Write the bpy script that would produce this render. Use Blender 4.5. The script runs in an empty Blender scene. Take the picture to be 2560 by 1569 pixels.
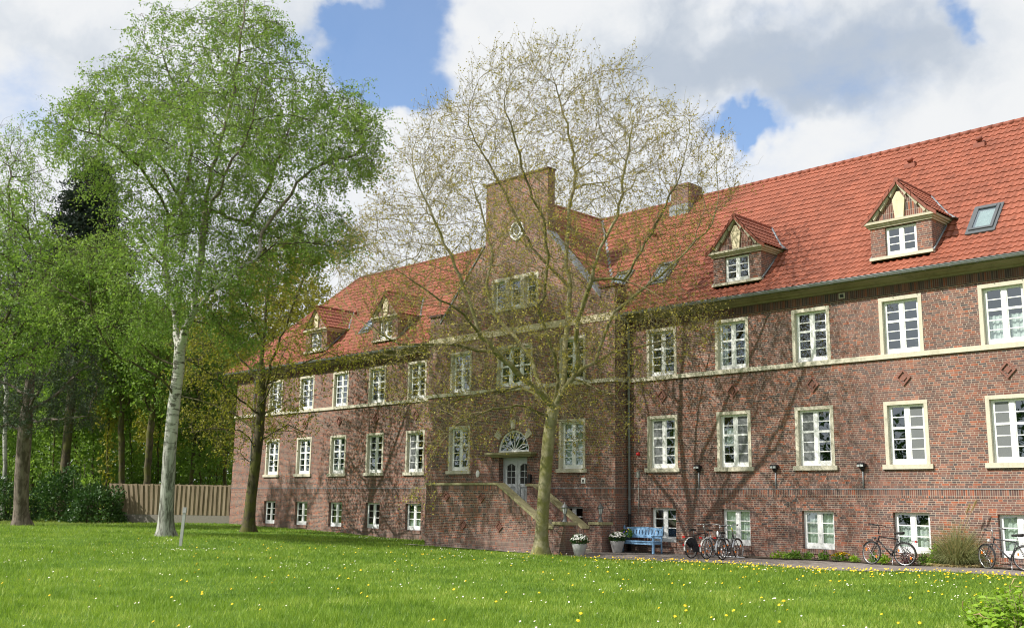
import bpy, math, random
import numpy as np
from mathutils import Vector, Matrix, Euler
R = math.radians
rng = np.random.default_rng(7)
random.seed(7)
scene = bpy.context.scene
col = scene.collection

# ------------------------------------------------------------------ camera
CAM = np.array([0.0, -31.7515, 2.0])
F_PX, YAW, PIT, ROL = 2561.4, 0.7954, 0.1824, 0.0159     # solved from the facade's own vanishing points
_cy, _sy, _cp, _sp = math.cos(YAW), math.sin(YAW), math.cos(PIT), math.sin(PIT)
FWD = np.array([-_sy*_cp, _cy*_cp, _sp])
_rt = np.array([_cy, _sy, 0.0]); _up = np.cross(_rt, FWD)
RGT = _rt*math.cos(ROL) + _up*math.sin(ROL)
UPV = -_rt*math.sin(ROL) + _up*math.cos(ROL)
cam_d = bpy.data.cameras.new('camera'); cam = bpy.data.objects.new('camera', cam_d); col.objects.link(cam)
cam_d.sensor_width = 36.0; cam_d.lens = 36.0*F_PX/2560.0; cam_d.clip_start = 0.1; cam_d.clip_end = 4000
m = Matrix.Identity(4)
for i in range(3):
    m[i][0] = RGT[i]; m[i][1] = UPV[i]; m[i][2] = -FWD[i]; m[i][3] = CAM[i]
cam.matrix_world = m
scene.camera = cam
def ray(px, py):
    return FWD + RGT*((px-1280)/F_PX) - UPV*((py-784.5)/F_PX)
def at_depth(px, py, d): return CAM + ray(px, py)*d            # a point seen at (px,py), d metres ahead of the camera
def at_Y(px, py, y0=0.0):
    r = ray(px, py); return CAM + r*((y0-CAM[1])/r[1])

# ------------------------------------------------------------------ sun, sky, exposure
SUN = np.array([-0.45, -1.0, 0.98]); SUN = SUN/np.linalg.norm(SUN)
sun_el = math.asin(SUN[2]); sun_az = math.atan2(SUN[0], SUN[1])
ld = bpy.data.lights.new('sun', 'SUN'); ld.energy = 5.0; ld.angle = R(0.55); ld.color = (1.0, 0.955, 0.88)
sun = bpy.data.objects.new('sun', ld); col.objects.link(sun)
sun.rotation_euler = Vector(SUN.tolist()).to_track_quat('Z', 'Y').to_euler()
sun.location = (-30, -60, 60)
scene.view_settings.view_transform = 'Standard'; scene.view_settings.look = 'None'
scene.view_settings.exposure = 0.38; scene.view_settings.gamma = 1.0
scene.view_settings.use_curve_mapping = False

class NT:                                                        # tiny node-tree helper
    def __init__(s, tree): s.t = tree; s.n = tree.nodes; s.l = tree.links
    def add(s, kind, **kw):
        nd = s.n.new(kind)
        for k, v in kw.items():
            if hasattr(nd, k): setattr(nd, k, v)
        return nd
    def put(s, sock, v):
        if v is None: return
        if hasattr(v, 'default_value') or hasattr(v, 'is_linked'): s.l.new(v, sock)
        else:
            if isinstance(v, (tuple, list)) and len(v) == 3 and sock.type == 'RGBA': v = (*v, 1.0)
            sock.default_value = v
    def math(s, op, a, b=None, c=None, clamp=False):
        nd = s.add('ShaderNodeMath', operation=op, use_clamp=clamp)
        s.put(nd.inputs[0], a)
        if b is not None: s.put(nd.inputs[1], b)
        if c is not None: s.put(nd.inputs[2], c)
        return nd.outputs[0]
    def vmath(s, op, a, b=None):
        nd = s.add('ShaderNodeVectorMath', operation=op); s.put(nd.inputs[0], a)
        if b is not None: s.put(nd.inputs[1], b)
        return nd.outputs['Value'] if op in ('DOT_PRODUCT', 'LENGTH', 'DISTANCE') else nd.outputs[0]
    def noise(s, vec, scale, detail=4, rough=0.55, dist=0.0, col=False):
        nd = s.add('ShaderNodeTexNoise'); s.put(nd.inputs['Vector'], vec)
        nd.inputs['Scale'].default_value = scale; nd.inputs['Detail'].default_value = detail
        nd.inputs['Roughness'].default_value = rough; nd.inputs['Distortion'].default_value = dist
        return nd.outputs['Color'] if col else nd.outputs['Fac']
    def mixc(s, fac, a, b, mode='MIX'):
        nd = s.add('ShaderNodeMix', data_type='RGBA', blend_type=mode)
        s.put(nd.inputs[0], fac); s.put(nd.inputs[6], a); s.put(nd.inputs[7], b)
        return nd.outputs[2]
    def maprange(s, v, a, b, c=0.0, d=1.0, smooth=True):
        nd = s.add('ShaderNodeMapRange', interpolation_type='SMOOTHSTEP' if smooth else 'LINEAR')
        s.put(nd.inputs[0], v)
        for i, x in enumerate((a, b, c, d)): nd.inputs[1+i].default_value = x
        return nd.outputs[0]
    def ramp(s, fac, stops, const=False):
        nd = s.add('ShaderNodeValToRGB'); s.put(nd.inputs[0], fac); cr = nd.color_ramp
        if const: cr.interpolation = 'CONSTANT'
        while len(cr.elements) < len(stops): cr.elements.new(0.5)
        for e, (p, c) in zip(cr.elements, stops): e.position = p; e.color = (*c, 1.0)
        return nd.outputs[0]
    def sep(s, v):
        nd = s.add('ShaderNodeSeparateXYZ'); s.put(nd.inputs[0], v); return nd.outputs
    def comb(s, x, y, z=0.0):
        nd = s.add('ShaderNodeCombineXYZ')
        for i, q in enumerate((x, y, z)): s.put(nd.inputs[i], q)
        return nd.outputs[0]

def build_world():
    w = bpy.data.worlds.new("World"); scene.world = w; w.use_nodes = True
    N = NT(w.node_tree); N.n.clear()
    out = N.add('ShaderNodeOutputWorld')
    sky = N.add('ShaderNodeTexSky', sky_type='NISHITA', sun_disc=False)
    sky.sun_elevation = sun_el; sky.sun_rotation = sun_az; sky.air_density = 1.0; sky.dust_density = 0.4; sky.ozone_density = 2.0
    tc = N.add('ShaderNodeTexCoord'); d = tc.outputs['Generated']
    n1 = N.noise(d, 7.0, 5, 0.55, 0.0, True)
    warp = N.vmath('SCALE', N.vmath('SUBTRACT', n1, (0.5, 0.5, 0.5)), None); warp.node.inputs['Scale'].default_value = 0.15
    n2 = N.noise(d, 38.0, 4, 0.55, 0.0, True)
    warp2 = N.vmath('SCALE', N.vmath('SUBTRACT', n2, (0.5, 0.5, 0.5)), None); warp2.node.inputs['Scale'].default_value = 0.03
    dw = N.vmath('ADD', N.vmath('ADD', d, warp), warp2)
    x, y, z = N.sep(dw)[:3]
    az = N.math('ARCTAN2', x, y)
    el = N.math('ARCSINE', N.math('MAXIMUM', N.math('MINIMUM', z, 0.999), -0.999))
    def blobs(lst):
        tot = None
        for (px, py, sx, sy, amp) in lst:                       # where in the sky, as azimuth and elevation
            r = ray(px, py); r = r/np.linalg.norm(r)
            a0 = math.atan2(r[0], r[1]); e0 = math.asin(r[2])
            da = N.math('MULTIPLY', N.math('SUBTRACT', az, a0), F_PX/sx*math.cos(e0))
            de = N.math('MULTIPLY', N.math('SUBTRACT', el, e0), F_PX/sy)
            q = N.math('ADD', N.math('MULTIPLY', da, da), N.math('MULTIPLY', de, de))
            g = N.math('MULTIPLY', N.math('EXPONENT', N.math('MULTIPLY', q, -1.0)), amp)
            tot = g if tot is None else N.math('ADD', tot, g)
        return tot
    fb = N.noise(N.vmath('MULTIPLY', d, (1, 1, 1.5)), 5.5, 7, 0.58)
    hole = blobs([(1035, 10, 95, 110, 1.0), (985, 190, 150, 100, 1.25), (890, 205, 70, 50, 0.6), (1000, 262, 130, 45, 0.8), (840, 115, 60, 30, 0.5),
                  (1838, 258, 90, 36, 0.85), (1868, 312, 36, 42, 0.75), (2395, 45, 36, 45, 0.6), (840, 105, 60, 40, .25)])
    dens = N.math('SUBTRACT', N.math('ADD', N.math('MULTIPLY', N.math('SUBTRACT', fb, 0.5), 1.75), 0.50), hole)
    mask = N.maprange(dens, -0.24, 0.42, 0.10, 1.0)
    gre = blobs([(1900, 120, 420, 95, 1.0), (2150, 170, 300, 90, 0.5), (130, 40, 260, 60, 0.45), (820, 150, 170, 110, 0.55), (250, 170, 200, 60, 0.3), (1300, 60, 150, 60, 0.15),
                  (1180, 160, 100, 90, -0.4), (1730, 300, 120, 70, -0.5), (1960, 340, 140, 80, -0.5), (1000, 390, 200, 90, -0.3)])
    fb2 = N.noise(dw, 9.0, 6, 0.6)
    shade = N.math('ADD', gre, N.math('MULTIPLY', N.math('SUBTRACT', fb2, 0.5), 1.3))
    thick = N.maprange(shade, -0.10, 1.0)
    ccol = N.ramp(thick, [(0.0, (0.93, 0.945, 0.96)), (0.35, (0.79, 0.83, 0.88)), (1.0, (0.53, 0.60, 0.70))])
    bg1 = N.add('ShaderNodeBackground')
    tint = N.mixc(1.0, sky.outputs[0], (0.95, 1.05, 1.15), 'MULTIPLY')
    N.put(bg1.inputs[0], tint); bg1.inputs[1].default_value = 0.135
    bg2 = N.add('ShaderNodeBackground'); N.put(bg2.inputs[0], ccol); bg2.inputs[1].default_value = 0.74
    mx = N.add('ShaderNodeMixShader'); N.l.new(mask, mx.inputs[0]); N.l.new(bg1.outputs[0], mx.inputs[1]); N.l.new(bg2.outputs[0], mx.inputs[2])
    N.l.new(mx.outputs[0], out.inputs[0])
build_world()
scene.cycles.pixel_filter_type = 'BLACKMAN_HARRIS'; scene.cycles.filter_width = 1.1
scene.cycles.max_bounces = 8; scene.cycles.transparent_max_bounces = 24
scene.cycles.diffuse_bounces = 3; scene.cycles.glossy_bounces = 3; scene.cycles.transmission_bounces = 4

# ------------------------------------------------------------------ materials
def mat(name):
    m_ = bpy.data.materials.new(name); m_.use_nodes = True
    N = NT(m_.node_tree); b = N.n['Principled BSDF']
    return m_, N, b
def simple(name, c, rough=0.6, metal=0.0, vary=0.12, scale=6.0, spec=0.4, bump=0.0):
    m_, N, b = mat(name)
    tc = N.add('ShaderNodeTexCoord')
    f = N.noise(tc.outputs['Object'], scale, 5, 0.6)
    k = N.maprange(f, 0.25, 0.75, 1-vary, 1+vary, False)
    cc = N.vmath('SCALE', c, None); N.l.new(k, cc.node.inputs['Scale'])
    N.l.new(cc, b.inputs['Base Color'])
    b.inputs['Roughness'].default_value = rough; b.inputs['Metallic'].default_value = metal
    b.inputs['Specular IOR Level'].default_value = spec
    if bump:
        bp = N.add('ShaderNodeBump'); bp.inputs['Strength'].default_value = bump; bp.inputs['Distance'].default_value = 0.02
        N.l.new(f, bp.inputs['Height']); N.l.new(bp.outputs[0], b.inputs['Normal'])
    return m_
def wall_uv(N, swap=False):
    """metres along the wall and up it, for walls square to X or Y"""
    tc = N.add('ShaderNodeTexCoord'); g = N.add('ShaderNodeNewGeometry')
    x, y, z = N.sep(tc.outputs['Object'])[:3]
    nx = N.math('ABSOLUTE', N.sep(g.outputs['True Normal'])[0])
    sel = N.math('GREATER_THAN', nx, 0.7)
    u = N.math('ADD', N.math('MULTIPLY', x, N.math('SUBTRACT', 1.0, sel)), N.math('MULTIPLY', y, sel))
    return (N.comb(z, u) if swap else N.comb(u, z)), tc
BR_STOPS = [(0.0, (0.10, 0.062, 0.057)), (0.13, (0.205, 0.080, 0.057)), (0.26, (0.155, 0.080, 0.066)), (0.37, (0.245, 0.108, 0.078)), (0.48, (0.125, 0.085, 0.078)),
            (0.58, (0.205, 0.096, 0.070)), (0.69, (0.175, 0.100, 0.084)), (0.80, (0.33, 0.098, 0.050)), (0.86, (0.075, 0.064, 0.066)), (0.93, (0.31, 0.130, 0.085))]
def brick(name, swap=False, w=0.235, h=0.0667, dark=1.0, mort=(0.47, 0.39, 0.315)):
    m_, N, b = mat(name)
    v, tc = wall_uv(N, swap)
    if not swap:                                                  # every course starts at a place of its own
        u_, z_ = N.sep(v)[:2]; row = N.math('FLOOR', N.math('DIVIDE', z_, h)); wn_ = N.add('ShaderNodeTexWhiteNoise', noise_dimensions='1D'); N.l.new(row, wn_.inputs['W'])
        v = N.comb(N.math('ADD', u_, N.math('MULTIPLY', wn_.outputs['Value'], w)), z_)
    bt = N.add('ShaderNodeTexBrick'); N.l.new(v, bt.inputs['Vector'])
    bt.offset = 0.5 if not swap else 0.0; bt.squash = 1.0 if swap else 0.55; bt.squash_frequency = 2
    bt.inputs['Color1'].default_value = (0, 0, 0, 1); bt.inputs['Color2'].default_value = (1, 1, 1, 1); bt.inputs['Mortar'].default_value = (0.5, 0.5, 0.5, 1)
    bt.inputs['Scale'].default_value = 1.0; bt.inputs['Mortar Size'].default_value = 0.0062 if not swap else 0.0058; bt.inputs['Mortar Smooth'].default_value = 0.25
    bt.inputs['Brick Width'].default_value = w; bt.inputs['Row Height'].default_value = h
    if swap: bt.inputs['Brick Width'].default_value = 0.27; bt.inputs['Row Height'].default_value = 0.0667
    big = N.noise(tc.outputs['Object'], 0.35, 4, 0.6)
    fine = N.noise(tc.outputs['Object'], 3.0, 5, 0.65)
    rnd = N.math('FRACT', N.math('ADD', N.math('MULTIPLY', N.sep(bt.outputs['Color'])[0], 1.0), 0.001))
    bc = N.ramp(rnd, BR_STOPS, True)
    bc = N.mixc(N.maprange(big, 0.3, 0.7, 0.0, 0.45), bc, (0.135, 0.072, 0.062))
    strk = N.noise(N.vmath('MULTIPLY', tc.outputs['Object'], (2.6, 2.6, 0.22)), 1.0, 5, 0.65)
    kk = N.math('MULTIPLY', N.math('MULTIPLY', N.maprange(fine, 0.2, 0.8, 0.82, 1.18, False), N.maprange(strk, 0.35, 0.68, 1.12, 0.78)), dark)
    bc2 = N.vmath('SCALE', bc, None); N.l.new(kk, bc2.node.inputs['Scale'])
    mo = N.mixc(N.maprange(big, 0.35, 0.65), mort, tuple(q*0.72 for q in mort))
    c = N.mixc(bt.outputs['Fac'], bc2, mo)
    z = N.sep(tc.outputs['Object'])[2]
    damp = N.math('MULTIPLY', N.maprange(N.math('ADD', z, N.math('MULTIPLY', big, -1.2)), -0.4, 0.35, 1.0, 0.0), 0.45)
    c = N.mixc(damp, c, (0.16, 0.13, 0.115))
    N.l.new(c, b.inputs['Base Color'])
    b.inputs['Roughness'].default_value = 0.85; b.inputs['Specular IOR Level'].default_value = 0.25
    bp = N.add('ShaderNodeBump'); bp.inputs['Strength'].default_value = 0.5; bp.inputs['Distance'].default_value = 0.008
    N.l.new(N.math('SUBTRACT', 1.0, bt.outputs['Fac']), bp.inputs['Height']); N.l.new(bp.outputs[0], b.inputs['Normal'])
    return m_
def stone(name, c, grime=(0.20, 0.18, 0.10), amt=0.55, streak=True):
    m_, N, b = mat(name)
    tc = N.add('ShaderNodeTexCoord'); o = tc.outputs['Object']
    n1 = N.noise(o, 1.3, 6, 0.65); n2 = N.noise(N.vmath('MULTIPLY', o, (9, 9, 1.2)), 1.0, 4, 0.6)
    f = N.math('ADD', N.math('MULTIPLY', n1, 0.6), N.math('MULTIPLY', n2, 0.4))
    cc = N.mixc(N.math('MULTIPLY', N.maprange(f, 0.45, 0.7), amt), c, grime)
    fine = N.noise(o, 30, 3, 0.6)
    k = N.vmath('SCALE', cc, None); N.l.new(N.maprange(fine, 0.3, 0.7, 0.9, 1.08, False), k.node.inputs['Scale'])
    N.l.new(k, b.inputs['Base Color']); b.inputs['Roughness'].default_value = 0.8; b.inputs['Specular IOR Level'].default_value = 0.3
    return m_
def tile_mat(name, c, w=0.22, rowz=0.246):
    m_, N, b = mat(name)
    tc = N.add('ShaderNodeTexCoord'); x, y, z = N.sep(tc.outputs['Object'])[:3]
    wn = N.add('ShaderNodeTexWhiteNoise', noise_dimensions='3D')
    N.l.new(N.comb(N.math('FLOOR', N.math('DIVIDE', x, w)), N.math('FLOOR', N.math('DIVIDE', z, rowz)), 0.0), wn.inputs['Vector'])
    big = N.noise(tc.outputs['Object'], 0.5, 5, 0.65); fine = N.noise(tc.outputs['Object'], 22, 4, 0.6)
    k = N.math('ADD', N.maprange(wn.outputs['Value'], 0, 1, 0.82, 1.10, False), N.maprange(big, 0.3, 0.7, -0.12, 0.12, False))
    k = N.math('MULTIPLY', k, N.maprange(fine, 0.3, 0.7, 0.9, 1.1, False))
    cc = N.vmath('SCALE', c, None); N.l.new(k, cc.node.inputs['Scale'])
    moss = N.math('MULTIPLY', N.maprange(N.noise(tc.outputs['Object'], 1.7, 6, 0.7), 0.58, 0.75), 0.30)
    cc = N.mixc(moss, cc, (0.16, 0.085, 0.06))
    N.l.new(cc, b.inputs['Base Color']); b.inputs['Roughness'].default_value = 0.62; b.inputs['Specular IOR Level'].default_value = 0.35
    return m_
def leaf_mat(name, c1, c2, trans=0.45, rough=0.55, hue_noise=0.5, spec=0.25, tcol=None):
    m_, N, b = mat(name)
    g = N.add('ShaderNodeNewGeometry'); tc = N.add('ShaderNodeTexCoord')
    n = N.noise(tc.outputs['Object'], hue_noise, 3, 0.5)
    f = N.math('ADD', N.math('MULTIPLY', g.outputs['Random Per Island'], 0.65), N.maprange(n, 0.3, 0.7, -0.1, 0.45, False), clamp=True)
    cc = N.mixc(f, c1, c2)
    N.l.new(cc, b.inputs['Base Color']); b.inputs['Roughness'].default_value = rough; b.inputs['Specular IOR Level'].default_value = spec
    tr = N.add('ShaderNodeBsdfTranslucent')
    N.l.new(N.mixc(1.0, cc, tcol or (1.25, 1.3, 0.7), 'MULTIPLY'), tr.inputs['Color'])
    ms = N.add('ShaderNodeMixShader'); ms.inputs[0].default_value = trans
    N.l.new(b.outputs[0], ms.inputs[1]); N.l.new(tr.outputs[0], ms.inputs[2])
    N.l.new(ms.outputs[0], N.n['Material Output'].inputs[0])
    return m_
def bark(name, c1, c2, sc=(6, 6, 1.5), bump=0.8, moss=None, birch=False):
    m_, N, b = mat(name)
    tc = N.add('ShaderNodeTexCoord'); o = tc.outputs['Object']
    n = N.noise(N.vmath('MULTIPLY', o, sc), 1.0, 7, 0.65, 0.6)
    c = N.mixc(N.maprange(n, 0.38, 0.62), c1, c2)
    if birch:                                                     # white bark above, grey fissured below
        z = N.sep(o)[2]
        hb = N.noise(N.vmath('MULTIPLY', o, (2.2, 2.2, 9.0)), 1.0, 5, 0.6, 0.8)
        blk = N.maprange(N.math('ADD', N.math('MULTIPLY', hb, .6), N.math('MULTIPLY', N.noise(N.vmath('MULTIPLY', o, (1.5, 1.5, .9)), 1.0, 6, .7), .4)), 0.50, 0.57)
        low = N.maprange(N.math('ADD', z, N.math('MULTIPLY', N.noise(o, 1.4, 4), 3.0)), 3.4, 7.5, 1.0, 0.0)
        rough = N.mixc(N.maprange(n, 0.4, 0.6), (0.10, 0.10, 0.085), (0.37, 0.38, 0.34))
        w = N.mixc(blk, (0.56, 0.55, 0.51), (0.12, 0.11, 0.095))
        c = N.mixc(low, w, rough)
        top = N.maprange(z, 9.0, 13.0)
        c = N.mixc(N.math('MULTIPLY', top, 0.88), c, (0.15, 0.115, 0.08))
    if moss:
        mm = N.maprange(N.noise(o, 1.8, 5, 0.65), 0.42, 0.6)
        c = N.mixc(N.math('MULTIPLY', mm, 0.8), c, moss)
    N.l.new(c, b.inputs['Base Color']); b.inputs['Roughness'].default_value = 0.9; b.inputs['Specular IOR Level'].default_value = 0.2
    bp = N.add('ShaderNodeBump'); bp.inputs['Strength'].default_value = bump; bp.inputs['Distance'].default_value = 0.03
    N.l.new(n, bp.inputs['Height']); N.l.new(bp.outputs[0], b.inputs['Normal'])
    return m_
def glass_mat():
    m_, N, b = mat('window glass')
    N.n.remove(b)
    fr = N.add('ShaderNodeFresnel'); g_ = N.add('ShaderNodeNewGeometry')
    N.l.new(N.math('ADD', N.math('MULTIPLY', g_.outputs['Backfacing'], 1/1.52-1.52), 1.52), fr.inputs[0])
    tc = N.add('ShaderNodeTexCoord')
    bp = N.add('ShaderNodeBump'); bp.inputs['Strength'].default_value = 0.06; bp.inputs['Distance'].default_value = 0.05
    N.l.new(N.noise(tc.outputs['Object'], 1.1, 2, 0.4), bp.inputs['Height'])
    gl = N.add('ShaderNodeBsdfGlossy'); gl.inputs['Roughness'].default_value = 0.01; gl.inputs['Color'].default_value = (0.84, 0.93, 1, 1)
    N.l.new(bp.outputs[0], gl.inputs['Normal'])
    tr = N.add('ShaderNodeBsdfTransparent'); tr.inputs['Color'].default_value = (0.78, 0.83, 0.82, 1)
    ms = N.add('ShaderNodeMixShader')
    N.l.new(N.math('ADD', N.math('MULTIPLY', fr.outputs[0], 2.2), 0.13, clamp=True), ms.inputs[0])
    N.l.new(tr.outputs[0], ms.inputs[1]); N.l.new(gl.outputs[0], ms.inputs[2])
    N.l.new(ms.outputs[0], N.n['Material Output'].inputs[0])
    return m_
M = dict(
    brick=brick('red brown brick'), soldier=brick('soldier course brick', True, dark=0.95), brickd=brick('shade toned frieze brick', True, dark=0.72, mort=(0.24, 0.20, 0.17)),  # brickd: the frieze's eaves shade is put into its darker colour
    stone=stone('cream sandstone', (0.56, 0.525, 0.42), (0.33, 0.30, 0.21), 0.5), coping=stone('mossy coping stone', (0.34, 0.31, 0.18), (0.16, 0.15, 0.06), 0.8),
    cornice=stone('weathered shade toned cornice stone', (0.25, 0.215, 0.125), (0.12, 0.10, 0.055), 0.75), band=stone('pale stone band', (0.66, 0.58, 0.40), (0.42, 0.36, 0.24), 0.5),  # cornice: weathered grime, plus shade below the gutter painted into the base colour
    white=simple('white window paint', (0.82, 0.83, 0.82), 0.45, vary=0.05), door=simple('pale grey door paint', (0.55, 0.59, 0.60), 0.4, vary=0.06),
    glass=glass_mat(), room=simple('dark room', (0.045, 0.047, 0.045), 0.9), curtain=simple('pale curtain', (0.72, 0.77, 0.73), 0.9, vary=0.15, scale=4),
    screen=simple('grey insect screen', (0.155, 0.165, 0.17), 0.9, vary=0.06, scale=2),
    tile=tile_mat('red clay pantiles', (0.275, 0.088, 0.052)), tilered=tile_mat('red ridge tiles', (0.235, 0.07, 0.042), 0.4, 0.4),
    dbrick=simple('moulded brick', (0.215, 0.10, 0.076), .85, vary=.25, scale=14), cornice2=stone('dormer cornice stone', (0.50, 0.46, 0.35), (0.28, 0.25, 0.16), 0.6), skyf=simple('dark grey skylight frame', (0.10, 0.11, 0.12), .5, .2),
    lead=simple('lead flashing', (0.22, 0.245, 0.27), 0.5, 0.3), zinc=simple('zinc gutter', (0.27, 0.29, 0.31), 0.5, 0.15), black=simple('black paint', (0.018, 0.018, 0.02), 0.4),
    tyre=simple('black rubber', (0.022, 0.022, 0.023), 0.75), chrome=simple('bright metal', (0.60, 0.61, 0.63), 0.28, 0.9), silver=simple('silver paint', (0.46, 0.49, 0.53), 0.35, 0.4),
    red=simple('red lens', (0.55, 0.02, 0.02), 0.3), orange=simple('orange reflector', (0.75, 0.19, 0.02), 0.35), bottle=simple('frosted bottle', (0.75, 0.8, 0.82), 0.4),
    gblack=simple('grey black paint', (0.05, 0.05, 0.055), 0.4), yellowp=simple('yellow green paint', (0.55, 0.55, 0.04), 0.5), canvas=simple('black canvas', (0.03, 0.03, 0.035), 0.85),
    blue=simple('light blue bench paint', (0.21, 0.39, 0.62), 0.6, vary=0.18, scale=9), pot=simple('grey concrete pot', (0.36, 0.36, 0.36), 0.8, vary=0.18, scale=5),
    lantern=simple('grey lantern metal', (0.15, 0.155, 0.16), 0.5, 0.3), lglass=simple('milky lantern glass', (0.55, 0.58, 0.58), 0.2),
    post=simple('weathered grey post', (0.34, 0.36, 0.33), 0.85, vary=0.2), fence=None, plast=simple('pale plastic', (0.7, 0.7, 0.68), 0.5),
    petal=simple('white petals', (0.85, 0.84, 0.80), 0.7, vary=0.03), yellow=simple('yellow petals', (0.85, 0.56, 0.01), 0.7, vary=0.08), purple=simple('purple petals', (0.08, 0.04, 0.3), 0.7),
    soil=simple('garden soil', (0.075, 0.055, 0.038), 0.95, vary=0.4, scale=12, bump=0.6), gravel=simple('gravel strip', (0.24, 0.22, 0.19), 0.95, vary=0.35, scale=25, bump=0.6),
    lb_birch=leaf_mat('birch leaves', (0.12, 0.225, 0.040), (0.29, 0.40, 0.10), 0.42), lb_plane=leaf_mat('bursting yellow brown buds', (0.25, 0.20, 0.042), (0.45, 0.395, 0.085), 0.3),
    lb_maple=leaf_mat('yellow green young leaves', (0.19, 0.20, 0.028), (0.36, 0.34, 0.05), 0.4), lb_wood=leaf_mat('fresh green leaves', (0.095, 0.185, 0.034), (0.25, 0.36, 0.080), 0.45),
    lb_dark=leaf_mat('dark evergreen and backlit leaves', (0.022, 0.06, 0.016), (0.07, 0.14, 0.036), 0.2, 0.4), lb_pine=leaf_mat('grey green needles', (0.028, 0.05, 0.03), (0.075, 0.11, 0.06), 0.15),
    lb_spruce=leaf_mat('dark spruce needles', (0.013, 0.028, 0.018), (0.035, 0.06, 0.035), 0.1), lb_bush=leaf_mat('bright lime leaves', (0.17, 0.31, 0.02), (0.34, 0.50, 0.06), 0.4, 0.4),
    lb_pampas=leaf_mat('grey green grass blades', (0.10, 0.15, 0.05), (0.30, 0.30, 0.14), 0.25), straw=leaf_mat('dry straw stems', (0.36, 0.28, 0.13), (0.55, 0.44, 0.22), 0.2),
    lb_bed=leaf_mat('bed plant leaves', (0.06, 0.15, 0.02), (0.20, 0.34, 0.04), 0.3), lb_purple=leaf_mat('dark purple leaves', (0.05, 0.018, 0.025), (0.10, 0.03, 0.04), 0.2),
    bk_birch=bark('birch bark', (0.30, 0.30, 0.28), (0.10, 0.09, 0.08), (7, 7, 1.3), 0.9, None, True), bk_plane=bark('mossy smooth bark', (0.20, 0.18, 0.105), (0.33, 0.30, 0.19), (3, 3, 2), 0.4, (0.17, 0.165, 0.045)),
    bk_dark=bark('dark mossy bark', (0.055, 0.047, 0.033), (0.12, 0.10, 0.065), (6, 6, 2), 0.8, (0.11, 0.115, 0.03)), bk_pine=bark('pine bark', (0.085, 0.068, 0.055), (0.21, 0.175, 0.145), (5, 5, 2), 1.0),
    bk_limb=bark('dark mossy limbs', (0.10, 0.088, 0.045), (0.21, 0.185, 0.10), (4, 4, 2), .4, (0.15, 0.145, 0.04)),
    bk_twig=bark('grey brown twigs', (0.15, 0.125, 0.07), (0.26, 0.22, 0.135), (6, 6, 2), 0.3, (0.17, 0.16, 0.06)),
    bk_dtwig=bark('dark twigs', (0.055, 0.045, 0.032), (0.10, 0.085, 0.055), (6, 6, 2), 0.3),
)
def fence_mat():
    m_, N, b = mat('weathered fence boards')
    tc = N.add('ShaderNodeTexCoord'); o = tc.outputs['Object']
    n = N.noise(N.vmath('MULTIPLY', o, (7, 7, 0.6)), 1.0, 6, 0.65)
    N.l.new(N.ramp(n, [(0.25, (0.13, 0.095, 0.06)), (0.55, (0.30, 0.235, 0.155)), (0.8, (0.40, 0.335, 0.24))]), b.inputs['Base Color'])
    b.inputs['Roughness'].default_value = 0.9
    return m_
M['fence'] = fence_mat()

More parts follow.
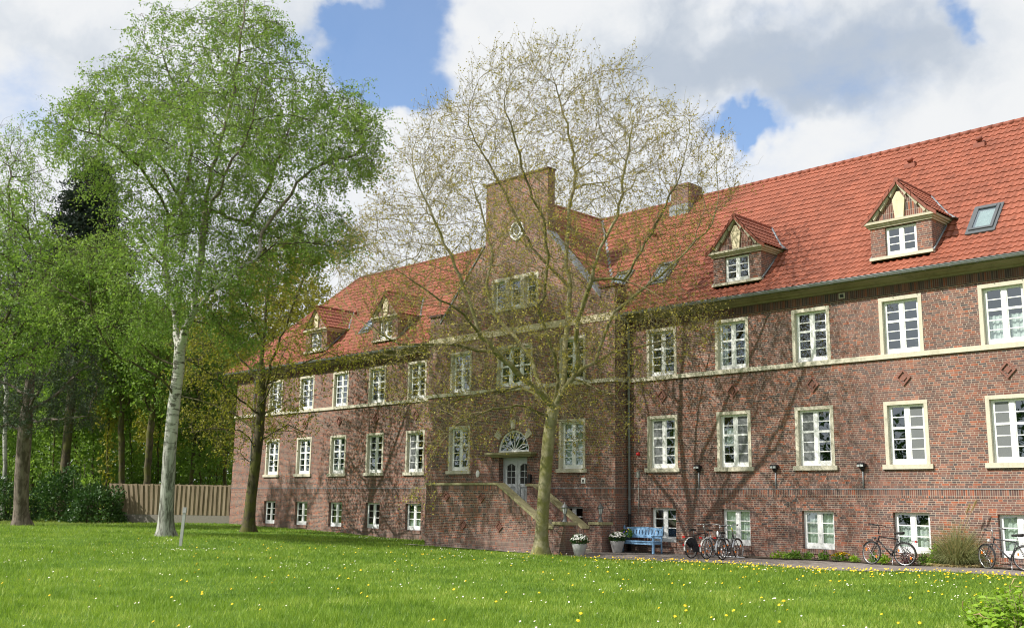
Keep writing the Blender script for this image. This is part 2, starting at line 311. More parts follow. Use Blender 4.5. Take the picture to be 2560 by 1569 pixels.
# ------------------------------------------------------------------ mesh helpers
class MB:
    def __init__(s): s.v = []; s.f = []; s.m = []; s.sm = []
    def face(s, pts, mi=0, smooth=False):
        b = len(s.v); s.v += [tuple(map(float, p)) for p in pts]; s.f.append(tuple(range(b, b+len(pts)))); s.m.append(mi); s.sm.append(smooth); return s
    def box(s, x0, x1, y0, y1, z0, z1, mi=0, skip=''):
        b = len(s.v)
        s.v += [(x0, y0, z0), (x1, y0, z0), (x1, y1, z0), (x0, y1, z0), (x0, y0, z1), (x1, y0, z1), (x1, y1, z1), (x0, y1, z1)]
        for k, q in (('d', (0, 3, 2, 1)), ('u', (4, 5, 6, 7)), ('f', (0, 1, 5, 4)), ('r', (1, 2, 6, 5)), ('b', (2, 3, 7, 6)), ('l', (3, 0, 4, 7))):
            if k not in skip: s.f.append(tuple(b+i for i in q)); s.m.append(mi); s.sm.append(False)
        return s
    def prism(s, poly, y0, y1, mi=0):                             # polygon in (x,z), counter-clockwise seen from -Y, extruded along Y
        n = len(poly); b = len(s.v)
        s.v += [(x, y0, z) for x, z in poly] + [(x, y1, z) for x, z in poly]
        s.f.append(tuple(range(b, b+n))); s.f.append(tuple(range(b+2*n-1, b+n-1, -1))); s.m += [mi, mi]; s.sm += [False, False]
        for i in range(n):
            j = (i+1) % n; s.f.append((b+j, b+i, b+n+i, b+n+j)); s.m.append(mi); s.sm.append(False)
        return s
    def tube(s, pts, r, n=8, mi=0, cap=True, closed=False):
        P = np.array(pts, float); k = len(P); rr = np.full(k, r) if np.isscalar(r) else np.array(r, float)
        if closed: T = np.roll(P, -1, 0)-np.roll(P, 1, 0)
        else: T = np.gradient(P, axis=0)
        T /= (np.linalg.norm(T, axis=1)[:, None]+1e-12)
        ref = np.array([0, 0, 1.0]) if abs(T[:, 2]).mean() < 0.8 else np.array([1.0, 0, 0])
        if closed or k > 2:
            nrm = np.linalg.svd(P-P.mean(0))[2][-1]
            if abs(T@nrm).max() < 0.9: ref = nrm
        U = np.cross(T, ref); U /= (np.linalg.norm(U, axis=1)[:, None]+1e-12); V = np.cross(T, U)
        a = np.arange(n)*2*math.pi/n
        ring = P[:, None]+rr[:, None, None]*(np.cos(a)[None, :, None]*U[:, None]+np.sin(a)[None, :, None]*V[:, None])
        b = len(s.v); s.v += [tuple(q) for q in ring.reshape(-1, 3)]
        for i in range(k if closed else k-1):
            j = (i+1) % k
            for q in range(n):
                q2 = (q+1) % n; s.f.append((b+i*n+q, b+j*n+q, b+j*n+q2, b+i*n+q2)); s.m.append(mi); s.sm.append(True)
        if cap and not closed:
            s.f.append(tuple(b+q for q in range(n))); s.f.append(tuple(b+(k-1)*n+q for q in reversed(range(n)))); s.m += [mi, mi]; s.sm += [False, False]
        return s
    def lathe(s, prof, n=20, c=(0, 0, 0), mi=0):
        b = len(s.v); k = len(prof)
        for r_, z in prof:
            for q in range(n):
                a = 2*math.pi*q/n; s.v.append((c[0]+r_*math.cos(a), c[1]+r_*math.sin(a), c[2]+z))
        for i in range(k-1):
            for q in range(n):
                q2 = (q+1) % n; s.f.append((b+i*n+q, b+i*n+q2, b+(i+1)*n+q2, b+(i+1)*n+q)); s.m.append(mi); s.sm.append(True)
        return s
    def build(s, name, mats, parent=None, loc=None):
        me = bpy.data.meshes.new(name); me.from_pydata(s.v, [], s.f)
        for q in (mats if isinstance(mats, (list, tuple)) else [mats]): me.materials.append(q)
        me.polygons.foreach_set('material_index', s.m); me.polygons.foreach_set('use_smooth', s.sm)
        me.update()
        return link(name, me, parent, loc)
def link(name, me, parent=None, loc=None):
    o = bpy.data.objects.new(name, me); col.objects.link(o)
    if parent is not None: o.parent = parent
    if loc is not None: o.location = loc
    return o
def np_mesh(name, V, counts_or_nside, mats, parent=None, smooth=False, faces=None, midx=None, loc=None):
    """V (n,3); either faces = (m,k) index array, or k-gons laid end to end"""
    me = bpy.data.meshes.new(name); V = np.asarray(V, np.float32)
    if faces is None: k = counts_or_nside; faces = np.arange(len(V), dtype=np.int32).reshape(-1, k)
    k = faces.shape[1]; nf = len(faces)
    me.vertices.add(len(V)); me.vertices.foreach_set('co', V.ravel())
    me.loops.add(nf*k); me.loops.foreach_set('vertex_index', faces.astype(np.int32).ravel())
    me.polygons.add(nf); me.polygons.foreach_set('loop_start', np.arange(0, nf*k, k, dtype=np.int32))
    try: me.polygons.foreach_set('loop_total', np.full(nf, k, np.int32))
    except Exception: pass
    for q in (mats if isinstance(mats, (list, tuple)) else [mats]): me.materials.append(q)
    if midx is not None: me.polygons.foreach_set('material_index', midx.astype(np.int32))
    me.polygons.foreach_set('use_smooth', np.full(nf, smooth, bool))
    me.update(calc_edges=True); me.validate()
    return link(name, me, parent, loc)
def tag(o, label=None, cat=None, group=None, kind=None):
    if label: o['label'] = label
    if cat: o['category'] = cat
    if group: o['group'] = group
    if kind: o['kind'] = kind
    return o
def thing(name, label, cat, loc=(0, 0, 0), rz=0.0, group=None):
    o = bpy.data.objects.new(name, None); col.objects.link(o); o.location = loc; o.rotation_euler = (0, 0, rz); o.empty_display_size = 0.2
    return tag(o, label, cat, group)
def copy_tree(o, parent=None):
    c = o.copy(); col.objects.link(c)
    if parent is not None: c.parent = parent
    for ch in list(o.children): copy_tree(ch, c)
    return c

# ------------------------------------------------------------------ the lie of the land
_G = np.array([(-56, 0, .54), (-53, 0, .46), (-47, -4, .40), (-38, -.2, .21), (-40, -12, .45), (-33.3, -4.2, .22), (-27, -4.4, .19), (-25.4, -3.9, .16), (-25.5, -1.5, .24),
               (-23.5, -.2, .22), (-25.6, -5.4, .25), (-20.3, 0, .29), (-21, -1.7, .19), (-23.5, -4.6, .17), (-15.6, -3.4, .20), (-17, -.8, .31), (-10.6, -2.6, .31), (-12, -1, .36),
               (-11, -21, .30), (0, -32, .33), (-15, -26, .30), (-6, -14, .30), (-67, -10, .5), (-90, 0, .5), (20, -10, .35), (-30, -20, .36), (-70, -30, .5), (-60, 15, .5)])
def ground(x, y):
    x = np.asarray(x, float); y = np.asarray(y, float)
    d2 = (x[..., None]-_G[:, 0])**2+(y[..., None]-_G[:, 1])**2+0.8
    w = d2**-1.4
    return (w*_G[:, 2]).sum(-1)/w.sum(-1)
def gz(x, y): return float(ground(x, y))
def on_ground(px, py):
    r = ray(px, py); t = 8.0
    while t < 200:
        p = CAM+r*t
        if p[2] <= gz(p[0], p[1]): return p
        t += 0.05
    return CAM+r*200
# ------------------------------------------------------------------ ground, path, bed
def grid_sheet(name, xs, ys, off, mt, keep=None, parent=None):
    X, Y = np.meshgrid(xs, ys); Z = ground(X, Y)+off
    nx = len(xs); V = np.stack([X, Y, Z], -1).reshape(-1, 3)
    i, j = np.meshgrid(np.arange(nx-1), np.arange(len(ys)-1)); a = (j*nx+i).ravel()
    Fc = np.stack([a, a+1, a+nx+1, a+nx], 1)
    if keep is not None:
        c = V[Fc].mean(1); Fc = Fc[keep(c[:, 0], c[:, 1])]
    return np_mesh(name, V, 4, mt, faces=Fc, smooth=True)
def lawn_mat():
    m_, N, b = mat('lawn soil and sward')
    tc = N.add('ShaderNodeTexCoord'); o = tc.outputs['Object']
    n1 = N.noise(o, 0.35, 5, 0.6); n2 = N.noise(o, 3.5, 5, 0.65); n3 = N.noise(o, 30, 3, 0.6)
    f = N.math('ADD', N.math('MULTIPLY', n1, 0.5), N.math('ADD', N.math('MULTIPLY', n2, 0.3), N.math('MULTIPLY', n3, 0.2)))
    c = N.ramp(f, [(0.36, (0.06, 0.12, 0.018)), (0.5, (0.10, 0.185, 0.024)), (0.62, (0.16, 0.24, 0.036))])
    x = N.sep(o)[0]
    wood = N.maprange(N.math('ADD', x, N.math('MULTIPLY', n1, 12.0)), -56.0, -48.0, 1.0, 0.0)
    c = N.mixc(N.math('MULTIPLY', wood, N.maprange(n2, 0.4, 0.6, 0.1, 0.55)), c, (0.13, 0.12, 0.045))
    N.l.new(c, b.inputs['Base Color']); b.inputs['Roughness'].default_value = 0.95; b.inputs['Specular IOR Level'].default_value = 0.1
    bp = N.add('ShaderNodeBump'); bp.inputs['Distance'].default_value = 0.05; N.l.new(n3, bp.inputs['Height']); N.l.new(bp.outputs[0], b.inputs['Normal'])
    return m_
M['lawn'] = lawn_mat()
def paver_mat():
    m_, N, b = mat('brick paving')
    tc = N.add('ShaderNodeTexCoord'); o = tc.outputs['Object']
    bt = N.add('ShaderNodeTexBrick'); N.l.new(N.vmath('MULTIPLY', o, (1, 1, 0)), bt.inputs['Vector'])
    for k_, v_ in (('Color1', (0.175, 0.15, 0.135, 1)), ('Color2', (0.27, 0.235, 0.215, 1)), ('Mortar', (0.10, 0.09, 0.075, 1))): bt.inputs[k_].default_value = v_
    bt.inputs['Scale'].default_value = 1; bt.inputs['Mortar Size'].default_value = 0.006; bt.inputs['Brick Width'].default_value = 0.21; bt.inputs['Row Height'].default_value = 0.105
    n = N.noise(o, 1.2, 6, 0.65)
    k = N.vmath('SCALE', bt.outputs['Color'], None); N.l.new(N.maprange(n, 0.3, 0.7, 0.72, 1.2, False), k.node.inputs['Scale'])
    N.l.new(k, b.inputs['Base Color']); b.inputs['Roughness'].default_value = 0.9
    return m_
M['paver'] = paver_mat()
xs = np.concatenate([np.linspace(-700, -110, 14), np.arange(-105, -60, 3.0), np.arange(-60, 6, 0.5), np.arange(6, 40, 3.0), np.linspace(45, 700, 14)])
ys = np.concatenate([np.linspace(-700, -50, 12), np.arange(-46, -30, 2.0), np.arange(-30, 6, 0.5), np.arange(6, 40, 3.0), np.linspace(45, 900, 14)])
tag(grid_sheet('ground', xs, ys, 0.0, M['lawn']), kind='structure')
def path_front(x): return np.interp(x, [-26.3, -25.0, -23.5, -20, -15.6, -10.6, 5], [-4.15, -4.25, -4.35, -3.85, -3.45, -2.75, -1.6])
pk = lambda x, y: (y > path_front(x)) & (y < np.where(x < -25.6, -1.35, np.where(x < -20.2, 0.02, -0.62+0.05*np.sin(x*3.1)))) & (x > -26.6)
tag(grid_sheet('path', np.arange(-26.6, 6, 0.1), np.arange(-5, 0.3, 0.1), 0.022, M['paver'], pk), kind='structure')
tag(grid_sheet('flower_bed', np.arange(-20.4, -6, 0.15), np.arange(-0.9, 0.2, 0.08), 0.05, M['soil'], lambda x, y: (y > -0.70+0.06*np.sin(x*2.3)) & (y < 0.03)), kind='structure')
tag(grid_sheet('gravel_strip', np.arange(-34.4, -26.2, 0.15), np.arange(-4.6, -3.7, 0.06), 0.03, M['gravel'], lambda x, y: (y > -4.22+0.05*np.sin(x*2.1)) & (y < -3.85)), kind='structure')

# ------------------------------------------------------------------ the brick building
CX = -31.48                                                        # its middle axis
XL, XR = -56.2, -6.76
B = thing('brick_building', 'long red brick building with red tiled roof and stepped gable over its entrance', 'building', (0, 0, 0))
COLS_R = [-24.06+3.2*k for k in range(5)]
COLS_L = [-51.81+3.212*k for k in range(5)]
YR = -0.75
openings = dict(wing=[], ris=[])
W_T = (6.94, 8.68); W_G = (3.40, 5.285); W_B = (0.66, 1.907)
wall = MB(); reveal = wall
def wall_rect(x0, x1, z0, z1, holes, y):
    X = sorted({x0, x1, *[min(max(q, x0), x1) for h in holes for q in h[:2]]}); Z = sorted({z0, z1, *[min(max(q, z0), z1) for h in holes for q in h[2:]]})
    for a, b_ in zip(X, X[1:]):
        for c, d in zip(Z, Z[1:]):
            mx_, mz = (a+b_)/2, (c+d)/2
            if not any(h[0] < mx_ < h[1] and h[2] < mz < h[3] for h in holes):
                wall.face([(a, y, c), (b_, y, c), (b_, y, d), (a, y, d)])
def hole_sides(h, y, dep, mb, mi=0, skip=''):
    x0, x1, z0, z1 = h; Y1 = y+dep; x0 -= .004; x1 += .004; z0 -= .004; z1 += .004; y += .001
    if 'l' not in skip: mb.face([(x0, y, z0), (x0, y, z1), (x0, Y1, z1), (x0, Y1, z0)], mi)
    if 'r' not in skip: mb.face([(x1, y, z0), (x1, Y1, z0), (x1, Y1, z1), (x1, y, z1)], mi)
    if 'u' not in skip: mb.face([(x0, y, z1), (x1, y, z1), (x1, Y1, z1), (x0, Y1, z1)], mi)
    if 'd' not in skip: mb.face([(x0, y, z0), (x0, Y1, z0), (x1, Y1, z0), (x1, y, z0)], mi)
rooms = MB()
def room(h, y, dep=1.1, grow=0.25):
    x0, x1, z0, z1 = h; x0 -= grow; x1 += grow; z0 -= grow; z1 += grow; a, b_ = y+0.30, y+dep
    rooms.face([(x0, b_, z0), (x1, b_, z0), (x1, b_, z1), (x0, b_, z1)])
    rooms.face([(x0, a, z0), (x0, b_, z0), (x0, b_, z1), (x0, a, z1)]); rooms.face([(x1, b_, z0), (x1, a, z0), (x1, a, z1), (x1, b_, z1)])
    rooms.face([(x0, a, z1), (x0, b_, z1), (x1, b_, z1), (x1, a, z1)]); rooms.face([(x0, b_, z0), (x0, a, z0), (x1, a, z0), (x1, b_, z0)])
wr = np.random.default_rng(11)
def window(cx, z0, z1, w, y, rows, split=None, nsash=2, recess=0.12, surround=None, sill=None, curtain=None, screens=(), parent=B, bottom=0.17, name='window', ajar=None, st=0.075, mul=0.13, sub=False):
    """white casement window: z0..z1 the opening, rows panes high, a thick transom after 'split' panes from the top"""
    yf = y+recess; x0, x1 = cx-w/2, cx+w/2; mb = MB(); g = MB(); d = 0.06
    mb.box(x0+.004, x0+st, yf, yf+d, z0, z1); mb.box(x1-st, x1-.004, yf, yf+d, z0, z1)
    mb.box(x0+st, x1-st, yf, yf+d, z1-0.075, z1-.003); mb.box(x0+st, x1-st, yf-0.012, yf+d, z0+.003, z0+bottom)
    inner0, inner1 = x0+st, x1-st; sw = (inner1-inner0-mul*(nsash-1))/nsash
    zz0, zz1 = z0+bottom, z1-0.075
    thick, thin = 0.075, 0.03
    for k in range(nsash):
        a = inner0+k*(sw+mul)
        if k: mb.box(a-mul, a, yf-0.016, yf+d, zz0, zz1)
        gaps = rows-1; tot = zz1-zz0-thin*(gaps-(1 if split else 0))-(thick if split else 0); ph = tot/rows
        z = zz1; aj = (ajar == k)
        for q in range(rows):
            z -= ph
            if q < rows-1:
                t = thick if (split and q == split-1) else thin
                mb.box(a, a+sw, yf+0.004 if t == thin else yf-0.008, yf+d-0.012, z-t, z); z -= t
        sm = 0.03
        mb.box(a, a+sm, yf+0.002, yf+d-0.006, zz0, zz1); mb.box(a+sw-sm, a+sw, yf+0.002, yf+d-0.006, zz0, zz1)
        t1, t2 = wr.normal(0, 0.006, 2)
        yy = yf+0.03
        g.face([(a, yy-t1*sw/2-t2*0.5, zz0), (a+sw, yy+t1*sw/2-t2*0.5, zz0), (a+sw, yy+t1*sw/2+t2*0.5, zz1), (a, yy-t1*sw/2+t2*0.5, zz1)], 0)
    wn = mb.build(name, M['white'], parent)
    if sub:                                                       # a window inside a part: glass stays in the same mesh
        return wn, g
    g.build('pane', M['glass'], wn)
    for k in screens:
        a = inner0+k*(sw+mul); s_ = MB(); s_.box(a+.01, a+sw-.01, yf+0.014, yf+0.018, zz0+.01, zz1-.01); s_.build('insect_screen', M['screen'], wn)
    if curtain:
        c = MB(); n = 40; kind, top, bot = curtain
        xs_ = np.linspace(x0+.05, x1-.05, n); ph_ = wr.uniform(0, 6)
        yy = yf+0.13+0.022*np.sin(xs_*38+ph_)+0.01*np.sin(xs_*91)
        zt = z0+(z1-z0)*top; zb = z0+(z1-z0)*bot
        for i in range(n-1):
            if kind == 'side' and not (xs_[i] < x0+w*0.22 or xs_[i] > x1-w*0.22): continue
            c.face([(xs_[i], yy[i], zb), (xs_[i+1], yy[i+1], zb), (xs_[i+1], yy[i+1], zt), (xs_[i], yy[i], zt)], 0, True)
        c.build('curtain', M['curtain'], wn)
    if surround:
        s_ = MB(); t, pr = surround, 0.018
        s_.box(x0-t, x0, y-pr, y+recess+.03, z0, z1); s_.box(x1, x1+t, y-pr, y+recess+.03, z0, z1); s_.box(x0-t, x1+t, y-pr-.002, y+recess+.03, z1, z1+t)
        s_.build('surround', M['stone'], wn)
    if sill:
        s_ = MB(); s_.box(cx-sill/2, cx+sill/2, y-0.085, y+recess+.02, z0-0.15, z0); s_.build('sill', M['stone'], wn)
    return wn

ST = 0.118; WW = 1.20
def std_windows(cols, side, y=0.0, only=None):
    for k, cx in enumerate(cols):
        tcur = [None, ('side', 1, 0), None, None, ('full', 0.52, 0.0)] if side == 'R' else [None]*5
        window(cx, *W_T, WW, y, 5, 2, surround=ST, curtain=tcur[k], ajar=0 if (side == 'R' and k == 0) else None)
        scr = [(0,), (1,), (0,), (1,), (0,)][k] if side == 'R' else [(), (), (), (), (0,)][k]
        gcur = [('side', 1, 0), ('full', 0.75, 0.4), None, None, None][k] if side == 'R' else [None, None, ('full', .2, 0), None, None][k]
        window(cx, *W_G, WW, y, 5, 2, surround=ST, sill=1.63, screens=scr, curtain=gcur)
        bc = [None, ('full', 1, .0), ('full', 1, 0), ('full', .68, 0), ('full', 1, 0)][k] if side == 'R' else [None, None, None, None, ('full', .4, 0)][k]
        window(cx, *W_B, 1.175, y, 3, None, recess=0.14, curtain=bc, bottom=0.2)
        openings['wing'] += [(cx-WW/2, cx+WW/2, *W_T), (cx-WW/2, cx+WW/2, *W_G), (cx-.5875, cx+.5875, *W_B)]
std_windows(COLS_R, 'R'); std_windows(COLS_L, 'L')
XRL, XRR = CX-5.70, CX+5.70
hR = [h for h in openings['wing'] if h[0] > CX]; hL = [h for h in openings['wing'] if h[0] < CX]
wall_rect(XRR, XR, -0.3, 9.3, hR, 0.0); wall_rect(XL, XRL, -0.3, 9.3, hL, 0.0)
wall.face([(XR, 0, -.3), (XR, 10.2, -.3), (XR, 10.2, 9.6), (XR, 0, 9.6)]); wall.face([(XL, 10.2, -.3), (XL, 0, -.3), (XL, 0, 9.6), (XL, 10.2, 9.6)])
wall.face([(XR, 10.2, -.3), (XL, 10.2, -.3), (XL, 10.2, 9.6), (XR, 10.2, 9.6)])
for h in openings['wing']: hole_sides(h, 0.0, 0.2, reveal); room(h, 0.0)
# --- the projecting middle with its stepped gable
rc = [CX-3.42, CX+3.44]
ris = []
for k, cx in enumerate(rc):
    window(cx, *W_T, WW, YR, 5, 2, surround=ST, ajar=0); ris.append((cx-WW/2, cx+WW/2, *W_T))
    window(cx, *W_G, WW, YR, 5, 2, surround=ST, sill=1.63, curtain=('full', 1, 0) if k else None); ris.append((cx-WW/2, cx+WW/2, *W_G))
    window(cx, *W_B, 1.175, YR, 3, None, recess=0.14, bottom=0.2); ris.append((cx-.5875, cx+.5875, *W_B))
window(CX+.05, 6.98, 8.68, 1.95, YR, 4, 2, nsash=3, surround=ST, mul=0.16); ris.append((CX+.05-.975, CX+.05+.975, 6.98, 8.68))
for dx in (-0.97, 0, 0.97):
    window(CX+dx, 10.46, 11.72, 0.74, YR, 3, None, nsash=1, recess=0.14, bottom=0.14); ris.append((CX+dx-.37, CX+dx+.37, 10.46, 11.72))
gs = MB()
for x in (-1.46, -0.60, 0.37, 1.34): gs.box(CX+x, CX+x+(0.12 if abs(x) > 1 else 0.23), YR-.02, YR+.14, 10.46, 11.72)
gs.box(CX-1.46, CX+1.46, YR-.022, YR+.14, 11.72, 11.87); gs.box(CX-1.56, CX+1.56, YR-.07, YR+.14, 10.34, 10.458)
gs.build('stone_mullions', M['stone'], B)
DX = CX+0.05; DW = 0.86; door_h = (DX-DW, DX+DW, 1.0, 3.95)
fan_h = (DX-1.0, DX+1.0, 4.13, 5.13)
ris += [door_h, fan_h]
wall_rect(XRL, XRR, -.3, 9.6, [h for h in ris if h[3] < 9.6], YR)
wall_rect(CX-1.95, CX+1.95, 9.6, 16.37, [h for h in ris if h[2] > 9.6], YR)
for s in (-1, 1):
    poly = [(CX+s*1.95, 9.6), (CX+s*5.70, 9.6), (CX+s*5.70, 10.62), (CX+s*4.95, 10.62), (CX+s*4.95, 10.25), (CX+s*1.95, 13.55)]
    if s < 0: poly = poly[::-1]
    wall.face([(x, YR, z) for x, z in poly])
    wall.face([(CX+s*5.70, YR, -.3), (CX+s*5.70, 0.0, -.3), (CX+s*5.70, 0.0, 10.62), (CX+s*5.70, YR, 10.62)][::s])
    wall.face([(CX+s*1.95, YR, 13.4), (CX+s*1.95, YR+.45, 13.4), (CX+s*1.95, YR+.45, 16.37), (CX+s*1.95, YR, 16.37)][::s])
    wall.face([(CX+s*4.95, YR, 10.0), (CX+s*4.95, YR+.75, 10.0), (CX+s*4.95, YR+.75, 10.62), (CX+s*4.95, YR, 10.62)][::-s])
    wall.face([(CX+s*4.95, YR+.75, 9.6), (CX+s*5.7, YR+.75, 9.6), (CX+s*5.7, YR+.75, 10.62), (CX+s*4.95, YR+.75, 10.62)][::-s])
wall.face([(CX+1.95, YR+.45, 12.5), (CX-1.95, YR+.45, 12.5), (CX-1.95, YR+.45, 16.37), (CX+1.95, YR+.45, 16.37)])
for h in ris:
    if h is fan_h: continue
    hole_sides(h, YR, 0.36 if h is door_h else 0.2, reveal); 
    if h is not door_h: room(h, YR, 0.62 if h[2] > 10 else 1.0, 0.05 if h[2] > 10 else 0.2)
# brick round the semicircular fanlight
na = 24; arc = [(DX+0.955*math.cos(math.pi*i/na), 4.13+0.955*math.sin(math.pi*i/na)) for i in range(na+1)]
def rim(a):
    c, s = math.cos(a), math.sin(a); k = min(1.0/abs(c) if abs(c) > 1e-6 else 9, 1.0/s if s > 1e-6 else 9); return (DX+k*c, 4.13+k*s)
for i in range(na):
    a0, a1 = math.pi*i/na, math.pi*(i+1)/na; p, q = rim(a0), rim(a1)
    poly = [arc[i], p] + ([(DX+(1 if math.cos(a0) > 0 else -1)*1.0, 5.13)] if (abs(p[1]-5.13) > 1e-6) != (abs(q[1]-5.13) > 1e-6) and min(abs(p[1]-5.13)+abs(p[0]-DX-1), abs(q[1]-5.13)+abs(q[0]-DX+1)) > 1e-6 else []) + [q, arc[i+1]]
    wall.face([(x, YR, z) for x, z in poly])
    reveal.face([(arc[i][0], YR, arc[i][1]), (arc[i+1][0], YR, arc[i+1][1]), (arc[i+1][0], YR+.2, arc[i+1][1]), (arc[i][0], YR+.2, arc[i][1])])
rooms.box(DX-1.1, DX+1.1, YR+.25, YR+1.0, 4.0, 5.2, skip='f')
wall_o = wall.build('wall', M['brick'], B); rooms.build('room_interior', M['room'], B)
# --- courses, bands, cornice, gutters
sd = MB()
def wing_strip(mb, z0, z1, pr, mi=0, ris_too=True, skip='', sides=(-1, 1)):
    if 1 in sides: mb.box(XRR+.002, XR+pr, -pr, 0.05, z0, z1, mi, skip); mb.box(XR-.02, XR+pr, 0.05, 10.2, z0, z1, mi, skip)
    if -1 in sides: mb.box(XL-pr, XRL-.002, -pr, 0.05, z0, z1, mi, skip); mb.box(XL-pr, XL+.02, 0.05, 10.2, z0, z1, mi, skip)
    if ris_too:
        if z0 < 3.9: mb.box(XRL-pr, DX-DW-.001, YR-pr, YR+.05, z0, z1, mi, skip); mb.box(DX+DW+.001, XRR+pr, YR-pr, YR+.05, z0, z1, mi, skip)
        else: mb.box(XRL-pr, XRR+pr, YR-pr, YR+.05, z0, z1, mi, skip)
        mb.box(XRR-.02, XRR+pr, YR+.05, -pr-.001, z0, z1, mi, skip); mb.box(XRL-pr, XRL+.02, YR+.05, -pr-.001, z0, z1, mi, skip)
so = MB(); wing_strip(so, 2.36, 2.62, 0.006)
for cx, w, y in [(c, 1.175, 0.0) for c in COLS_R+COLS_L]+[(c, 1.175, YR) for c in rc]: so.box(cx-w/2-.03, cx+w/2+.03, y-.035, y+.16, 0.50, 0.656)
so.build('soldier_course', M['soldier'], B)
led = MB(); wing_strip(led, 2.622, 2.645, 0.028); led.build('lead_drip', M['zinc'], B)
st = MB(); wing_strip(st, 6.78, 6.936, 0.075); st.build('string_course', M['stone'], B)
for sd_ in (-1, 1): fz = MB(); wing_strip(fz, 8.90, 9.19, 0.03, ris_too=False, sides=(sd_,)); fz.build('frieze_course', M['brickd'], B)
bd = MB(); bd.box(XRL-.03, XRR+.03, YR-.03, YR+.05, 9.27, 9.56); bd.box(XRR-.02, XRR+.03, YR+.05, -.001, 9.27, 9.56); bd.box(XRL-.03, XRL+.02, YR+.05, -.001, 9.27, 9.56)
bd.build('stone_band', M['band'], B)
prof = [(0.0, 9.19), (-0.10, 9.192), (-0.12, 9.25), (-0.24, 9.27), (-0.26, 9.30), (-0.34, 9.335), (-0.48, 9.365), (-0.48, 9.42), (0.0, 9.45)]
def sweep_x(mb, pr, x0, x1, mi=0):
    for (a, za), (b_, zb) in zip(pr, pr[1:]): mb.face([(x0, a, za), (x1, a, za), (x1, b_, zb), (x0, b_, zb)], mi)
    mb.face([(x0, a, z) for a, z in pr][::-1], mi); mb.face([(x1, a, z) for a, z in pr], mi)
for q, sgn in ((XL, -1), (XR, 1)):
    co = MB(); sweep_x(co, prof, *((XRR+.01, XR+.46) if sgn > 0 else (XL-.46, XRL-.01)))
    for (a, za), (b_, zb) in zip(prof, prof[1:]): co.face([(q-sgn*a, 0, za), (q-sgn*b_, 0, zb), (q-sgn*b_, 10.2, zb), (q-sgn*a, 10.2, za)])
    co.build('cornice', M['cornice'], B)
gp = [(-0.575+0.085*math.cos(a), 9.475-0.085*math.sin(a)) for a in np.linspace(0, math.pi, 9)]
gp = gp+[(y_-0.0, z_+.008) for y_, z_ in gp[::-1]]
for x0, x1 in ((XRR+.03, XR+.55), (XL-.55, XRL-.03)):
    gu = MB(); sweep_x(gu, gp, x0, x1); gu.tube([(x0, -.667, 9.48), (x1, -.667, 9.48)], 0.014, 6)
    for x in np.arange(x0+.4, x1, 0.8): gu.box(x, x+.025, -.67, -.48, 9.383, 9.388)
    gu.build('gutter', M['zinc'], B)
for px_, lab in ((-25.62, None), (-54.0, None)):
    dp = MB(); yq = -0.09
    dp.tube([(px_, -.575, 9.42), (px_, -.52, 9.32), (px_, -.16, 9.2), (px_, yq, 9.05), (px_, yq, 1.65)], 0.05, 10)
    dp.tube([(px_, yq, 1.66), (px_, yq, 0.1)], 0.058, 10, 1)
    for z in (8.6, 6.3, 4.2, 2.2): dp.tube([(px_, yq, z), (px_, yq, z+.05)], 0.064, 10, 0)
    dp.build('downpipe', [M['zinc'], M['black']], B)
# --- gable copings and caps
for s in (-1, 1):
    cp = MB()
    a, b_ = (CX+s*1.95, 13.55), (CX+s*4.95, 10.25); n_ = Vector((b_[0]-a[0], b_[1]-a[1])); nn = Vector((-n_.y, n_.x)).normalized()*(0.06)
    if nn.y < 0: nn = -nn
    poly = [a, b_, (b_[0]+nn.x, b_[1]+nn.y), (a[0]+nn.x, a[1]+nn.y)]
    if s < 0: poly = poly[::-1]
    cp.prism(poly[::-1], YR-.05, YR+.5, 0)
    x0, x1 = sorted((CX+s*4.88, CX+s*5.78))
    cp.box(x0, x1, YR-.08, YR+.83, 10.62, 10.68, 1); cp.box(x0+.05, x1-.05, YR-.05, YR+.78, 10.68, 10.74, 1)
    x0, x1 = sorted((CX+s*5.70, CX+s*5.86)); cp.box(x0+(.002 if s > 0 else 0), x1-(.002 if s < 0 else 0), YR-.06, YR+.6, 10.0, 10.1, 1); 
    cp.box(min(CX+s*5.702, CX+s*5.80), max(CX+s*5.702, CX+s*5.80), YR-.03, YR+.6, 9.85, 9.998, 1)
    cp.build('gable_coping', [M['lead'], M['brickd']], B)
cp = MB()
cp.box(CX-2.0, CX+2.0, YR-.05, YR+.5, 16.37, 16.44, 1)
cp.build('gable_cap', [M['lead'], M['brickd']], B)
# --- round window in the gable
oc = MB(); ocx, ocz = CX+.12, 13.88
th = np.linspace(0, 2*math.pi, 33)
oc.tube([(ocx+.40*math.cos(a), YR-.03, ocz+.40*math.sin(a)) for a in th[:-1]], 0.055, 8, 0, closed=True)
oc.tube([(ocx+.20*math.cos(a), YR-.025, ocz+.20*math.sin(a)) for a in th[:-1]], 0.022, 6, 0, closed=True)
for a in np.arange(6)*math.pi/3+math.pi/6: oc.tube([(ocx+.2*math.cos(a), YR-.025, ocz+.2*math.sin(a)), (ocx+.39*math.cos(a), YR-.025, ocz+.39*math.sin(a))], 0.022, 6)
oo = oc.build('round_window', M['white'], B)
og = MB(); og.face([(ocx+.40*math.cos(a), YR-.006, ocz+.40*math.sin(a)) for a in th[:-1]]); og.build('pane', M['screen'], oo)
ks = MB()
def wedge(cx, cz, ang, r0, r1, w0, w1, y):
    c, s = math.cos(ang), math.sin(ang); pts = []
    for r_, w_ in ((r0, -w0), (r1, -w1), (r1, w1), (r0, w0)): pts.append((cx+r_*c-w_*s, cz+r_*s+w_*c))
    ks.prism(pts, y-.05, y+.02)
